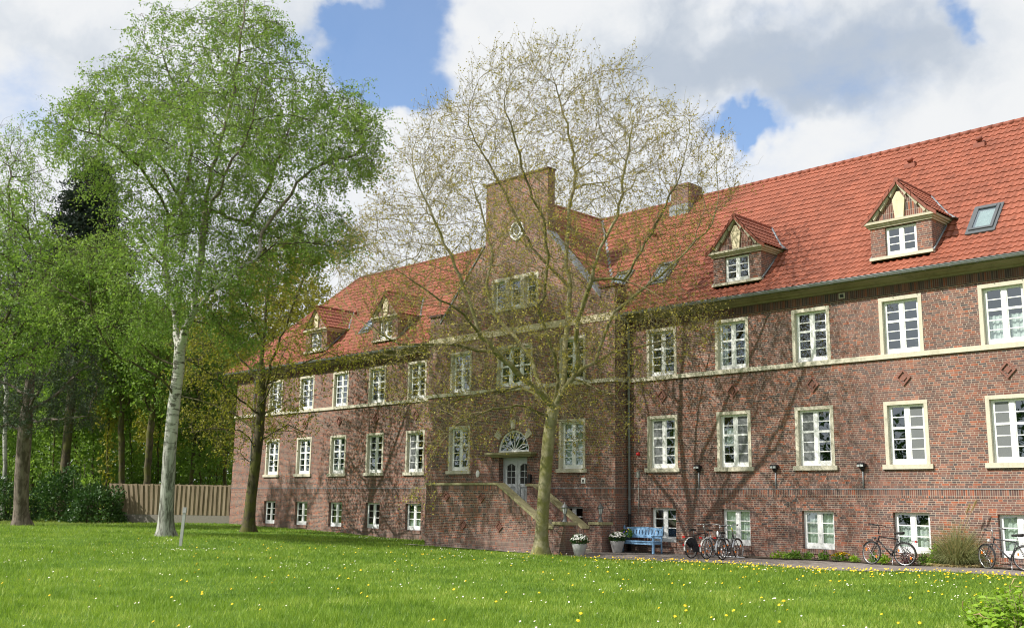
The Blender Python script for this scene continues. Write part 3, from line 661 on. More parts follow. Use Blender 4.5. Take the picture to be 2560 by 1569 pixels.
for ang, r1 in ((math.pi/2, 1.40), (math.pi*0.78, 1.36), (math.pi*0.22, 1.36)): wedge(DX, 4.13, ang, 1.0, r1, .105, .16, YR)
for ang in (math.pi/2,): wedge(ocx, ocz, ang, .47, .66, .10, .14, YR)
ks.build('keystone', M['stone'], B)
# --- door, lintel, fanlight
ln = MB(); ln.box(DX-1.42, DX+1.42, YR-.34, YR+.1, 4.04, 4.13); ln.box(DX-1.34, DX+1.34, YR-.26, YR+.1, 3.98, 4.04); ln.box(DX-1.2, DX+1.2, YR-.16, YR+.1, 3.93, 3.98)
ln.build('door_lintel', M['coping'], B)
fl = MB(); yf = YR+.10
fl.tube([(DX+.90*math.cos(a), yf, 4.15+.90*math.sin(a)) for a in np.linspace(0, math.pi, 25)], 0.05, 6); fl.box(DX-.95, DX+.95, yf-.05, yf+.05, 4.132, 4.225)
for i in range(1, 6):
    a = math.pi*i/6; p = lambda r_, t: (DX+r_*math.cos(t), yf, 4.2+r_*math.sin(t))
    fl.tube([p(.05, a), p(.52, a)], 0.02, 5)
    for da in (-.2, .2): fl.tube([p(.52, a), p(.86, a+da)], 0.018, 5)
for a in (math.pi/12, 11*math.pi/12): fl.tube([p(.05, a), p(.86, a)], 0.018, 5)
fo = fl.build('fanlight', M['white'], B)
fg = MB(); fg.face([(DX+.9*math.cos(a), yf+.02, 4.15+.9*math.sin(a)) for a in np.linspace(0, math.pi, 25)]); fg.build('pane', M['glass'], fo)
yd = YR+.30; db = MB(); dz0, dz1 = 1.76, 3.93
db.box(DX-DW, DX+DW, yd+.06, yd+.08, dz0, dz1)
for s in (-1, 1):
    a, b_ = (DX-DW+.06, DX-.01) if s < 0 else (DX+.01, DX+DW-.06)
    w_ = b_-a; st_ = .14
    db.box(a, a+st_, yd, yd+.06, dz0, dz1-.12); db.box(b_-st_, b_, yd, yd+.06, dz0, dz1-.12)
    db.box(a+st_, b_-st_, yd, yd+.06, dz0, dz0+.2); db.box(a+st_, b_-st_, yd, yd+.06, dz0+.92, dz0+1.06)
    pts = [(a+st_, dz1-.12), (a+st_, dz1-.36)]+[(a+st_+(w_-2*st_)*t, dz1-.36+.10*math.sin(math.pi*t)) for t in np.linspace(0, 1, 9)][1:-1]+[(b_-st_, dz1-.36), (b_-st_, dz1-.12)]
    db.prism(pts, yd, yd+.058)
    db.box((a+b_)/2-.012, (a+b_)/2+.012, yd+.01, yd+.05, dz0+1.06, dz1-.28)
    for k in (1, 2): z = dz0+1.06+k*.26; db.box(a+st_, b_-st_, yd+.012, yd+.048, z, z+.022)
    for (p0, p1) in ((a+st_+.03, (a+b_)/2-.015), ((a+b_)/2+.015, b_-st_-.03)): db.box(p0, p1, yd+.03, yd+.058, dz0+.25, dz0+.87)
db.box(DX-DW, DX-DW+.06, yd-.03, yd+.06, dz0, dz1); db.box(DX+DW-.06, DX+DW, yd-.03, yd+.06, dz0, dz1); db.box(DX-DW+.06, DX+DW-.06, yd-.03, yd+.06, dz1-.12, dz1)
do = db.build('door', M['door'], B)
dg = MB()
for s in (-1, 1):
    a, b_ = (DX-DW+.06+.14, DX-.01-.14) if s < 0 else (DX+.01+.14, DX+DW-.06-.14); dg.box(a, b_, yd+.052, yd+.056, dz0+1.06, dz1-.25)
dg.build('pane', M['room'], do)
dh = MB(); dh.tube([(DX+.09, yd-.01, dz0+1.0), (DX+.09, yd-.06, dz0+1.0), (DX+.2, yd-.06, dz0+1.0)], .012, 6); dh.build('handle', M['chrome'], do)
# --- brick diamonds
def diamond(mb, x, y, z, a=.25, b_=.27):
    for k, (f, t, pr) in enumerate(((1.0, .075, .05), (.42, a*.97, .035))):
        o_ = [(x, z-b_*f), (x+a*f, z), (x, z+b_*f), (x-a*f, z)]; tb = t*b_/a; i_ = [(x, z-(b_-tb)*f), (x+(a-t)*f, z), (x, z+(b_-tb)*f), (x-(a-t)*f, z)]
        for q in range(4):
            r_ = (q+1) % 4
            mb.prism([o_[q], o_[r_], i_[r_], i_[q]], y-pr, y+.01)
for cx in COLS_R+COLS_L:
    dm = MB(); diamond(dm, cx, 0.0, 6.14); dm.build('brick_diamond', M['dbrick'], B)
# --- vents, plaque, boxes
vp = MB()
vx = at_Y(2106, 742)
vp.box(vx[0]-.11, vx[0]+.11, -.05, .01, 8.97, 9.15, 0); vp.box(vx[0]-.07, vx[0]+.07, -.054, -.049, 9.0, 9.12, 1); vp.build('air_vent', [M['stone'], M['room']], B)
pq = MB(); pq.lathe([(0.0, -.02), (.10, -.02), (.12, 0.0)], 20); o = pq.build('wall_plaque', M['plast'], B); o.matrix_local = Matrix.Translation((-33.63, YR-.005, 3.25)) @ Euler((R(-90), 0, 0)).to_matrix().to_4x4() @ Matrix.Diagonal((1, 1.35, 1, 1))
for o_, mt_ in ((MB().box(-27.52, -27.30, YR-.03, YR+.01, 2.82, 3.04), 'plast'), (MB().box(-27.46, -27.37, YR-.034, YR-.02, 2.87, 2.97), 'room')):
    o_.build('camera_box' if mt_ == 'plast' else 'camera_lens', M[mt_], B)
al = MB(); al.lathe([(.0, -.09), (.05, -.085), (.07, -.03), (.075, 0)], 14); o = al.build('alarm_light', M['red'], B); ax = at_Y(1596, 1134); o.matrix_local = Matrix.Translation((ax[0], 0.0, ax[2])) @ Euler((R(-90), 0, 0)).to_matrix().to_4x4() @ Matrix.Scale(-1, 4, (0, 0, 1)) @ Matrix.Diagonal((1, 1, -1, 1))
cb = MB(); cb.box(-25.28, -25.18, -.07, .01, 3.05, 3.3); cb.tube([(-25.23, -.03, 3.06), (-25.2, -.03, 2.2), (-25.25, -.03, 1.6)], .012, 5); cb.build('junction_box', M['post'], B)
kb = MB(); kb.box(DX+.98, DX+1.14, YR-.1, YR+.01, 2.85, 3.2); kb.build('letter_box', M['black'], B)

# ------------------------------------------------------------------ roofs
RY, RZ = 5.1, 15.58                                                # ridge
SL = math.tan(R(48.0)); KY = 0.4; KZ = RZ-SL*(RY-KY); EY, EZ = -0.60, 9.49
def front_poly():                                                  # the slope seen in section, eaves to ridge, softened where it kicks out
    pts = [(EY, EZ), (-0.1, 9.915), (KY, KZ), (1.2, KZ+SL*.8), (RY, RZ)]
    return np.array(pts)
def tile_sheet(name, mt, parent, org, udir, ulen, prof, ndir_out, keep=None, tw=0.22, th=0.335, amp=0.040):
    """interlocking pantiles laid on a bent slope: org + u*udir, prof = [(out, up)] with out along ndir_out"""
    org = np.array(org, float); ud = np.array(udir, float); od = np.array(ndir_out, float)
    seg = np.diff(prof, axis=0); L = np.concatenate([[0], np.cumsum(np.linalg.norm(seg, axis=1))])
    nrow = max(1, int(round(L[-1]/th))); edges = np.linspace(0, L[-1], nrow+1); ncol = max(1, int(round(ulen/tw)))
    fr = np.array([0, .16, .34, .5, .66, .84]); hh = np.array([0.0, .0, .35, 1.0, .82, .22])*amp
    U = (np.arange(ncol)[:, None]+fr).ravel()*(ulen/ncol); U = np.append(U, ulen); H = np.append(np.tile(hh, ncol), hh[0])
    def P(s_, lift):
        s_ = min(s_, L[-1]); k = min(np.searchsorted(L, s_, 'right')-1, len(seg)-1); t = (s_-L[k])/(L[k+1]-L[k]); q = prof[k]+seg[k]*t
        n = np.array([-seg[k][1], seg[k][0]]); n = n/np.linalg.norm(n)
        base = org+od*q[0]+np.array([0, 0, q[1]]); nv = od*n[0]+np.array([0, 0, n[1]])
        return base[None]+U[:, None]*ud[None]+(H[:, None]+lift)*nv[None]
    V = []; nU = len(U)
    for r_ in range(nrow):
        V += [P(edges[r_], -0.004), P(edges[r_], 0.036), P(edges[r_+1]+0.02, 0.004)]
    V = np.concatenate(V); nr = 3*nrow
    F_ = []
    for r_ in range(nrow):
        for a in (0, 1):
            i = np.arange(nU-1)+(3*r_+a)*nU; F_.append(np.stack([i, i+1, i+1+nU, i+nU], 1))
    F_ = np.concatenate(F_)
    if keep is not None:
        c = V[F_].mean(1); F_ = F_[keep(c)]
    used = np.unique(F_); mp = np.full(len(V), -1); mp[used] = np.arange(len(used))
    return np_mesh(name, V[used], 4, mt, parent, faces=mp[F_], smooth=False)
fp = front_poly()
dorm = [(-14.30, 0), (-20.56, 1), (-41.67, 2), (-47.95, 3)]
def keep_front(c):
    run = np.interp(c[:, 2], fp[:, 1], fp[:, 0]-EY)                # 45 degree hips in plan
    k = (c[:, 0] > XL-.60+run-.02) & (c[:, 0] < XR+.60-run+.02)
    for dx, _ in dorm: k &= ~((abs(c[:, 0]-dx) < 0.98) & (c[:, 1] < 0.9+0.05) & (c[:, 1] > -0.02)) | (c[:, 1] < -0.02)
    k &= ~((abs(c[:, 0]-CX) < 5.68) & (c[:, 1] < 0.01))
    return k
roof = tile_sheet('roof', M['tile'], B, (XL-.60, 0, 0), (1, 0, 0), XR-XL+1.20, fp, (0, 1, 0), keep_front)
for sgn, x0 in ((-1, XL-.60), (1, XR+.60)):                         # hip ends
    hp = fp-np.array([EY, 0])
    def kh(c, x0=x0, sgn=sgn):
        run = abs(c[:, 0]-x0); return (c[:, 1] > EY+run-.02) & (c[:, 1] < 10.80-run+.02)
    tile_sheet('hip_roof', M['tile'], B, (x0, -0.60, 0), (0, 1, 0), 11.40, hp, (-sgn, 0, 0), kh)
bk = MB(); bk.face([(XR+.60-5.70, RY, RZ), (XL-.60+5.70, RY, RZ), (XL-.60, 10.80, EZ), (XR+.60, 10.80, EZ)])
bk.face([(XL-.5, -.5, EZ-.03), (XR+.5, -.5, EZ-.03), (XR+.5, 10.7, EZ-.03), (XL-.5, 10.7, EZ-.03)]); bk.build('rear_roof', M['tile'], B)
ci = np.array([(0.0, RZ-SL*5.66-.0), (5.66, RZ)])                    # cross roof behind the gable
def kc(c): return c[:, 2] > np.interp(c[:, 1], fp[:, 0], fp[:, 1])-0.10
tile_sheet('cross_roof', M['tile'], B, (CX+5.66, YR+.35, 0), (0, 1, 0), RY-YR-.35, ci, (-1, 0, 0), kc)
tile_sheet('cross_roof', M['tile'], B, (CX-5.66, YR+.35, 0), (0, 1, 0), RY-YR-.35, ci, (1, 0, 0), kc)
def ridge_tiles(mb, a, b_, r_=.12, step=.38, mi=0):
    a, b_ = np.array(a, float), np.array(b_, float); n = max(1, int(np.linalg.norm(b_-a)/step)); t = np.linspace(0, 1, n+1)
    for i in range(n):
        p, q = a+(b_-a)*t[i], a+(b_-a)*t[i+1]; mb.tube([p, q+(q-p)*.06], [r_*.9, r_], 8, mi)
rt = MB()
ridge_tiles(rt, (XL-.60+5.70, RY, RZ), (XR+.60-5.70, RY, RZ)); ridge_tiles(rt, (CX, YR+.4, RZ), (CX, RY, RZ))
for s, xe in ((1, XL-.60), (-1, XR+.60)):
    pp = [(xe+s*(y-EY), y, z) for y, z in fp]
    for p, q in zip(pp, pp[1:]): ridge_tiles(rt, p, q, .115)
    pb = [(xe+s*0, 10.80, EZ), (xe+s*5.70, RY, RZ)]; ridge_tiles(rt, *pb, .115)
rt.build('ridge_tiles', M['tilered'], B)
vl = MB()
for s in (-1, 1):
    pts = []
    for y, z in [(q[0], q[1]) for q in np.stack([np.linspace(.0, RY, 12), np.interp(np.linspace(.0, RY, 12), fp[:, 0], fp[:, 1])], 1)]:
        dx = (RZ-z)/SL; pts.append((CX+s*dx, y, z+.045))
    for p, q in zip(pts, pts[1:]):
        w1 = .13; vl.face([(p[0]-w1, p[1], p[2]+.03), (p[0]+w1, p[1], p[2]+.03), (q[0]+w1, q[1], q[2]+.03), (q[0]-w1, q[1], q[2]+.03)])
vl.build('valley_flashing', M['lead'], B)
# chimney on the right-hand ridge
ch = MB(); cxx = -26.25; cyy = 4.35
ch.box(cxx-.47, cxx+.47, cyy-.02, cyy+1.0, 14.6, 16.02, 0); ch.box(cxx-.50, cxx+.50, cyy-.05, cyy+1.03, 15.92, 16.12, 0)
ch.box(cxx-.52, cxx+.52, cyy-.10, cyy+1.05, 14.55, 15.18, 1); ch.box(cxx-.40, cxx+.40, cyy+.05, cyy+.92, 16.12, 16.18, 1)
ch.build('chimney', [M['brick'], M['lead']], B)
# skylights and tile vents
def roof_z(y): return float(np.interp(y, fp[:, 0], fp[:, 1]))
def skylight(cx, y0, y1, w=.74, blind=False):
    yc = (y0+y1)/2; n = np.array([0, -math.sin(R(48)), math.cos(R(48))]); up = np.array([0, math.cos(R(48)), math.sin(R(48))]); L_ = (y1-y0)/math.cos(R(48))
    c = np.array([cx, yc, roof_z(yc)])+n*.035
    root = bpy.data.objects.new('skylight', None); 
    f = MB(); t = .09; h = .10
    f.box(-w/2, -w/2+t, -L_/2, L_/2, -.05, h); f.box(w/2-t, w/2, -L_/2, L_/2, -.05, h); f.box(-w/2+t, w/2-t, L_/2-t*1.5, L_/2, -.05, h+.02); f.box(-w/2+t, w/2-t, -L_/2, -L_/2+t, -.05, h)
    f.box(-w/2-.09, w/2+.09, -L_/2-.16, L_/2+.1, -.06, .055, 1, skip='')
    o = f.build('skylight', [M['skyf'], M['skyf']], B)
    o.matrix_local = Matrix(((1, 0, 0, c[0]), (0, up[1], n[1], c[1]), (0, up[2], n[2], c[2]), (0, 0, 0, 1)))
    g = MB(); g.box(-w/2+t, w/2-t, -L_/2+t, L_/2-t*1.5, .075, .08); g.build('pane', M['glass'], o)
    b_ = MB(); b_.box(-w/2+t+.07, w/2-t-.02, -L_/2+t, L_/2-t*1.5-.10, .057, .061); b_.build('blind', M['curtain'] if blind else M['room'], o)
    bpy.data.objects.remove(root)
    return o
skylight(-11.99, 0.66, 1.50, blind=True); skylight(-24.85, 0.85, 1.65); skylight(-27.1, 0.85, 1.6); skylight(-44.75, 0.95, 1.55)
def tile_vent(x, y):
    z = roof_z(y); v = MB(); v.tube([(x, y+.02, z+.0), (x, y-.07, z+.20)], .085, 10); v.tube([(x, y-.06, z+.18), (x, y-.14, z+.28)], [.12, .10], 10); v.box(x-.2, x+.2, y-.18, y+.12, z-.12, z+.05)
    v.build('tile_vent', M['tilered'], B)
for q in ((-13.18, 4.36), (-15.61, 4.12), (-26.7, 3.17), (-47.2, 2.16)): tile_vent(*q)

# ------------------------------------------------------------------ dormers
def dormer(cx, ajar):
    y0 = 0.0; W2 = 1.03; b = MB()
    # brick front with its opening, cheeks, gable
    ow, oz0, oz1 = .53, 10.19, 11.14
    for (a, c, d, e) in ((cx-W2, cx-ow, 10.12, 11.17), (cx+ow, cx+W2, 10.12, 11.17), (cx-ow, cx+ow, oz1, 11.17), (cx-ow, cx+ow, 10.12, oz0)):
        b.face([(a, y0, d), (c, y0, d), (c, y0, e), (a, y0, e)], 0)
    for s in (-1, 1):
        x = cx+s*W2; q = [(x, y0, 9.95), (x, 1.5, 11.3), (x, 1.5, 11.42), (x, y0, 11.42)]; b.face(q[::s], 0)
        q = [(cx+s*ow, y0, oz0), (cx+s*ow, y0+.18, oz0), (cx+s*ow, y0+.18, oz1), (cx+s*ow, y0, oz1)]; b.face(q[::-s], 0)
    b.face([(cx-1.0, y0+.01, 11.38), (cx+1.0, y0+.01, 11.38), (cx, y0+.01, 12.5)], 1)
    root = b.build('dormer', [M['brick'], M['soldier']], B)
    s_ = MB(); s_.box(cx-W2-.03, cx+W2+.03, y0-.10, y0+.1, 10.07, 10.165, 0)
    for pr, a, c in ((.05, 11.17, 11.23), (.10, 11.23, 11.29), (.16, 11.29, 11.37)):
        s_.box(cx-W2-pr, cx+W2+pr, y0-pr, y0+.02, a, c, 1); s_.box(cx+W2-.02, cx+W2+pr, y0+.02, 1.38, a, c, 1); s_.box(cx-W2-pr, cx-W2+.02, y0+.02, 1.38, a, c, 1)
    s_.prism([(cx-.14, 11.372), (cx+.14, 11.372), (cx+.21, 12.02), (cx+.05, 12.28), (cx-.05, 12.28), (cx-.21, 12.02)], y0-.05, y0+.02, 2)
    line = [(1.20, 11.372), (.95, 11.55), (.70, 11.83), (.35, 12.23), (0, 12.62)]
    for s in (-1, 1):
        for (a, za), (c, zc) in zip(line, line[1:]):
            q = [(cx+s*a, za), (cx+s*c, zc), (cx+s*max(c-.02, 0), zc-.13), (cx+s*(a-.10), za-.0 if za < 11.4 else za-.12)]
            s_.prism(q if s < 0 else q[::-1], y0-.10, y0+.02, 1)
    s_.build('stone_dressings', [M['stone'], M['cornice2'], M['band']], root)
    wn, g = window(cx, oz0, oz1, ow*2, y0, 3, None, recess=.08, parent=root, bottom=.14, mul=.11, sub=True)
    g.build('window_pane', M['glass'], root)
    rm = MB(); rm.box(cx-.8, cx+.8, y0+.25, y0+1.2, 10.15, 11.2, skip='f'); rm.build('interior', M['room'], root)
    # tiled roof, two bent slopes
    pr = np.array([(0.0, 11.37), (.28, 11.585), (.55, 11.875), (1.26, 12.66)])
    for s in (-1, 1):
        def kd(c): return c[:, 2] > np.interp(c[:, 1], fp[:, 0], fp[:, 1])-.02
        tile_sheet('dormer_roof', M['tile'], root, (cx+s*1.26, y0-.15, 0), (0, 1, 0), 2.75, pr, (-s, 0, 0), kd, .2, .3, .024)
    r_ = MB(); ridge_tiles(r_, (cx, y0-.16, 12.66), (cx, 2.40, 12.66), .09, .34)
    for s in (-1, 1):
        for (a, za), (c, zc) in zip(pr, pr[1:]):
            p, q = (cx+s*(1.26-a), za), (cx+s*(1.26-c), zc)
            n_ = max(1, int(math.hypot(q[0]-p[0], q[1]-p[1])/.27))
            for k in range(n_):
                u, v = k/n_, (k+1)/n_-.03
                p1 = (p[0]+(q[0]-p[0])*u, p[1]+(q[1]-p[1])*u); q1 = (p[0]+(q[0]-p[0])*v, p[1]+(q[1]-p[1])*v)
                pl = [p1, q1, (q1[0], q1[1]-.13), (p1[0], p1[1]-.13)]
                r_.prism(pl if s < 0 else pl[::-1], y0-.175, y0-.13)
    r_.build('verge_tiles', M['tilered'], root)
    l_ = MB()
    for s in (-1, 1):
        l_.tube([(cx+s*1.06, y0-.02, 10.14), (cx+s*1.06, 1.25, 11.30)], .035, 6)
        e = [(cx+s*(1.26-a), float(np.interp(z, fp[:, 1], fp[:, 0])), z+.05) for a, z in pr]
        for p, q in zip(e, e[1:]): l_.tube([p, q], .05, 6)
        p = e[0]; l_.box(p[0]-.12, p[0]+.12, p[1]-.30, p[1]+.1, p[2]-.05, p[2]-.02)
    l_.build('lead_flashing', M['lead'], root)
for dx, k in dorm: dormer(dx, k)
# ------------------------------------------------------------------ entrance stairs
S = thing('entrance_staircase', 'brick entrance staircase with mossy stone copings climbing sideways to the pale front door', 'staircase', (-29.5, -2.8, 0))
def sp(mb, name, mt): o = mb.build(name, mt, S); o.matrix_parent_inverse = Matrix.Translation((29.5, 2.8, 0)); return o
def slope_z(x): return 2.77-(x+29.1)*0.605
LX, PX0, PX1 = -33.35, -26.05, -25.47
w = MB()
def wall_poly(pts, y0, y1):
    w.prism(pts, y0, y1)
xe = -26.47
wall_poly([(LX, -.2), (PX0+.01, -.2), (PX0+.01, 1.10), (xe, 1.10), (-29.1, 2.68), (LX, 2.68)], -3.90, -3.56)
wall_poly([(-29.44, -.2), (PX0+.01, -.2), (PX0+.01, 1.10), (xe, 1.10), (-29.1, 2.68), (-29.44, 2.68)], -1.90, -1.56)
w.box(LX, LX+.34, -3.56, -.752, -.2, 2.68); w.box(LX+.34, -29.44, -1.60, -.752, -.2, 1.70); sp(w, 'wall', M['brick'])
c = MB()
def coping(pts, y0, y1):
    for (a, za), (b_, zb) in zip(pts, pts[1:]): c.prism([(a, za), (b_, zb), (b_, zb+.095), (a, za+.095)], y0, y1)
cpts = [(LX-.04, 2.684), (-29.07, 2.684), (xe, 1.104), (PX0-.03, 1.104)]
coping(cpts, -3.95, -3.51); coping([(-29.49, 2.684)]+cpts[1:], -1.95, -1.51); c.box(LX-.04, LX+.38, -3.51, -.76, 2.684, 2.779); sp(c, 'coping', M['coping'])
so2 = MB()
so2.box(LX-.005, -27.95+.25, -3.908, -3.7, 1.63, 1.79); so2.box(LX-.005, PX0, -3.908, -3.7, .42, .62); so2.box(LX-.005, -29.2, -3.908, -3.7, 2.52, 2.678); so2.box(xe+.02, PX0, -3.906, -3.7, .94, 1.098); so2.box(xe+.02, PX0, -1.906, -1.7, .94, 1.098)
for y in (-3.913, -1.913): so2.prism([(-29.1, 2.45), (xe-.02, .86), (xe-.02, 1.10), (-29.1, 2.678)], y, y+.1)
sp(so2, 'soldier_course', M['soldier'])
for x, z in ((-32.04, 2.23), (-29.97, 2.18), (-31.0, 1.13), (-28.93, 1.10)):
    d = MB(); diamond(d, x, -3.90, z, .20, .20); sp(d, 'brick_diamond', M['dbrick'])
stp = MB(); n = 9
for k in range(n): x1 = PX0+.1-k*.345; stp.box(-29.44, x1, -3.56, -1.90, .16+k*(1.6/n)*1.0, .16+(k+1)*(1.6/n), 0)
stp.box(LX+.34, -29.44, -3.56, -1.60, 1.5, 1.76); sp(stp, 'step', M['stone'])
for y0, zb in ((-3.92, .0), (-1.92, .0)):
    p = MB(); p.box(PX0, PX1, y0, y0+.56, -.2, 1.25, 0); po = sp(p, 'pier', M['brick'])
    q = MB(); q.box(PX0-.05, PX1+.05, y0-.05, y0+.61, 1.252, 1.355); qo = q.build('pier_cap', M['coping'], po)
def lantern(y0, label):
    t = thing('pier_lantern', label, 'lantern', ((PX0+PX1)/2, y0+.28, 1.355), group='lanterns on the stair piers')
    b = MB(); b.lathe([(0, 0), (.11, 0), (.11, .02), (.085, .05), (.06, .12), (.035, .24), (.05, .27), (.06, .29), (0, .29)], 8); b.build('base', M['lantern'], t)
    g = MB(); g.lathe([(.055, .30), (.10, .52)], 6); g.build('glass', M['lglass'], t)
    c_ = MB()
    for k in range(6): a = k*math.pi/3; c_.tube([(.057*math.cos(a), .057*math.sin(a), .29), (.105*math.cos(a), .105*math.sin(a), .52)], .009, 4)
    c_.build('cage', M['lantern'], t)
    h = MB(); h.lathe([(.0, .51), (.135, .51), (.14, .53), (.10, .58), (.055, .63), (.05, .65), (.02, .67), (.015, .70), (.022, .715), (0, .73)], 8); h.build('lid', M['lantern'], t)
lantern(-3.92, 'small grey lantern on the front stair pier beside the tree trunk')
lantern(-1.92, 'small grey lantern on the rear stair pier behind the flower pots')

# ------------------------------------------------------------------ potted flowers
def leafball(n, rx, rz, c, size, seed, hollow=.55, flat=0.0):
    """n small leaf quads through a squashed ball"""
    r_ = np.random.default_rng(seed); v = r_.normal(size=(n, 3)); v /= np.linalg.norm(v, axis=1)[:, None]
    rad = hollow+(1-hollow)*r_.random(n)**.6; p = v*rad[:, None]*np.array([rx, rx, rz])+np.array(c)
    return leaf_quads(p, size*(.7+.6*r_.random(n)), r_, v)
def leaf_quads(p, size, r_, bias=None, aspect=.6, bw=.8, droop=0.0):
    n = len(p); d = r_.normal(size=(n, 3))
    if bias is not None: d += bias*bw
    d[:, 2] -= droop
    d /= np.linalg.norm(d, axis=1)[:, None]+1e-9
    u = np.cross(d, r_.normal(size=(n, 3))); u /= np.linalg.norm(u, axis=1)[:, None]+1e-9
    s = np.asarray(size)[:, None]
    a, b_, c_, e = p, p+d*s*.5+u*s*aspect*.5, p+d*s, p+d*s*.5-u*s*aspect*.5
    return np.stack([a, b_, c_, e], 1).reshape(-1, 3)
def blossom(mb, p, r_, n_, mi=0, k=7):
    n_ = Vector(n_).normalized(); u = n_.orthogonal().normalized(); v = n_.cross(u); p = Vector(p); b = len(mb.v)
    mb.v.append(tuple(p+n_*r_*.25))
    for q in range(k*2):
        a = math.pi*q/k; rr = r_*(1 if q % 2 == 0 else .72); mb.v.append(tuple(p+(u*math.cos(a)+v*math.sin(a))*rr))
    for q in range(k*2): mb.f.append((b, b+1+q, b+1+(q+1) % (k*2))); mb.m.append(mi); mb.sm.append(False)
def planter(x, y, label, seed):
    z = gz(x, y)+.022; t = thing('flower_pot', label, 'potted plant', (x, y, z), group='grey pots of white flowers'); t.scale = (.77, .77, .77)
    p = MB(); p.lathe([(0, 0), (.21, 0), (.225, .01), (.355, .53), (.355, .56), (.325, .56), (.31, .50), (0, .49)], 28); p.build('pot', M['pot'], t)
    np_mesh('foliage', leafball(1500, .40, .27, (0, 0, .70), .075, seed), 4, M['lb_dark'], t)
    f = MB(); r_ = np.random.default_rng(seed+1)
    for k in range(135):
        a = r_.uniform(0, 2*math.pi); e = math.asin(r_.uniform(.12, 1)); n_ = (math.cos(a)*math.cos(e), math.sin(a)*math.cos(e), math.sin(e))
        blossom(f, (n_[0]*.41, n_[1]*.41, .70+n_[2]*.29), r_.uniform(.030, .045), np.array(n_)+r_.normal(0, .35, 3))
    f.build('blossoms', M['petal'], t)
planter(-24.72, -4.0, 'grey tapered pot of white flowers in front of the stairs, left of its twin', 3)
planter(-25.08, -1.48, 'grey tapered pot of white flowers standing beside the blue bench', 5)

# ------------------------------------------------------------------ blue bench
bx, by = -24.80, -.60
BN = thing('garden_bench', 'light blue wooden bench with slotted backrest against the brick wall', 'bench', (bx, by, gz(bx, by)+.022))
L2 = .92
for s in (-1, 1):
    l = MB(); l.box(s*L2-.035, s*L2+.035, -.30, -.23, 0, .62); l.build('leg', M['blue'], BN)
    l = MB(); l.prism([(-.0, 0), (.001, 0), (.001, .001)], 0, .001) if False else None
    l.tube([(s*L2, .24, 0), (s*L2, .22, .42), (s*L2, .33, .98)], .04, 4); l.build('leg', M['blue'], BN)
    a = MB(); a.box(s*L2-.045, s*L2+.045, -.34, .30, .622, .655); a.box(s*L2-.03, s*L2+.03, -.23, .2, .34, .40); a.build('armrest', M['blue'], BN)
st_ = MB()
for k in range(6): st_.box(-L2-.02, L2+.02, -.33+k*.092, -.33+k*.092+.08, .415, .44)
st_.box(-L2+.035, L2-.035, -.295, -.265, .32, .414); st_.box(-L2+.035, L2-.035, .18, .21, .32, .414); st_.build('seat', M['blue'], BN)
bkr = MB(); nb = 12
def bp_(x, z): return (x, .235+(z-.5)*.22, z)
def slab(x0, x1, z0, z1, z1b=None, mi=0):
    z1b = z1 if z1b is None else z1b
    q = [bp_(x0, z0), bp_(x1, z0), bp_(x1, z1b), bp_(x0, z1)]; b_ = len(bkr.v)
    bkr.v += [(x, y-.014, z) for x, y, z in q]+[(x, y+.014, z) for x, y, z in q]
    for f in ((0, 1, 2, 3), (7, 6, 5, 4), (0, 4, 5, 1), (1, 5, 6, 2), (2, 6, 7, 3), (3, 7, 4, 0)): bkr.f.append(tuple(b_+i for i in f)); bkr.m.append(0); bkr.sm.append(False)
slab(-L2+.03, L2-.03, .545, .665)
xs_ = np.linspace(-L2+.03, L2-.03, 25); top = lambda x: .90+.05*math.cos(x/L2*math.pi/2)
for a, b_ in zip(xs_, xs_[1:]): slab(a, b_, .835, top(a), top(b_))
ws = (2*L2-.06)/nb
for k in range(nb): a = -L2+.03+k*ws; slab(a+.022, a+ws-.022, .664, .836)
bkr.build('backrest', M['blue'], BN)
# pansies in a bowl at the bench's left end
t = thing('pansy_bowl', 'dark bowl of yellow and purple pansies on the left end of the blue bench', 'potted plant', (bx-.52, by-.05, gz(bx, by)+.022+.44))
p = MB(); p.lathe([(0, 0), (.11, 0), (.17, .14), (.175, .15), (.15, .15), (0, .13)], 18); p.build('bowl', M['gblack'], t)
np_mesh('foliage', leafball(420, .23, .17, (0, 0, .24), .07, 21), 4, M['lb_bed'], t)
f = MB(); r_ = np.random.default_rng(9)
for k in range(26):
    a = r_.uniform(0, 6.28); e = r_.uniform(.15, 1.4); n_ = np.array((math.cos(a)*math.cos(e), math.sin(a)*math.cos(e), math.sin(e)))
    blossom(f, n_*np.array([.23, .23, .19])+np.array([0, 0, .25]), .032, n_+r_.normal(0, .3, 3), int(r_.random() < .45))
f.build('blossoms', [M['yellow'], M['purple']], t)

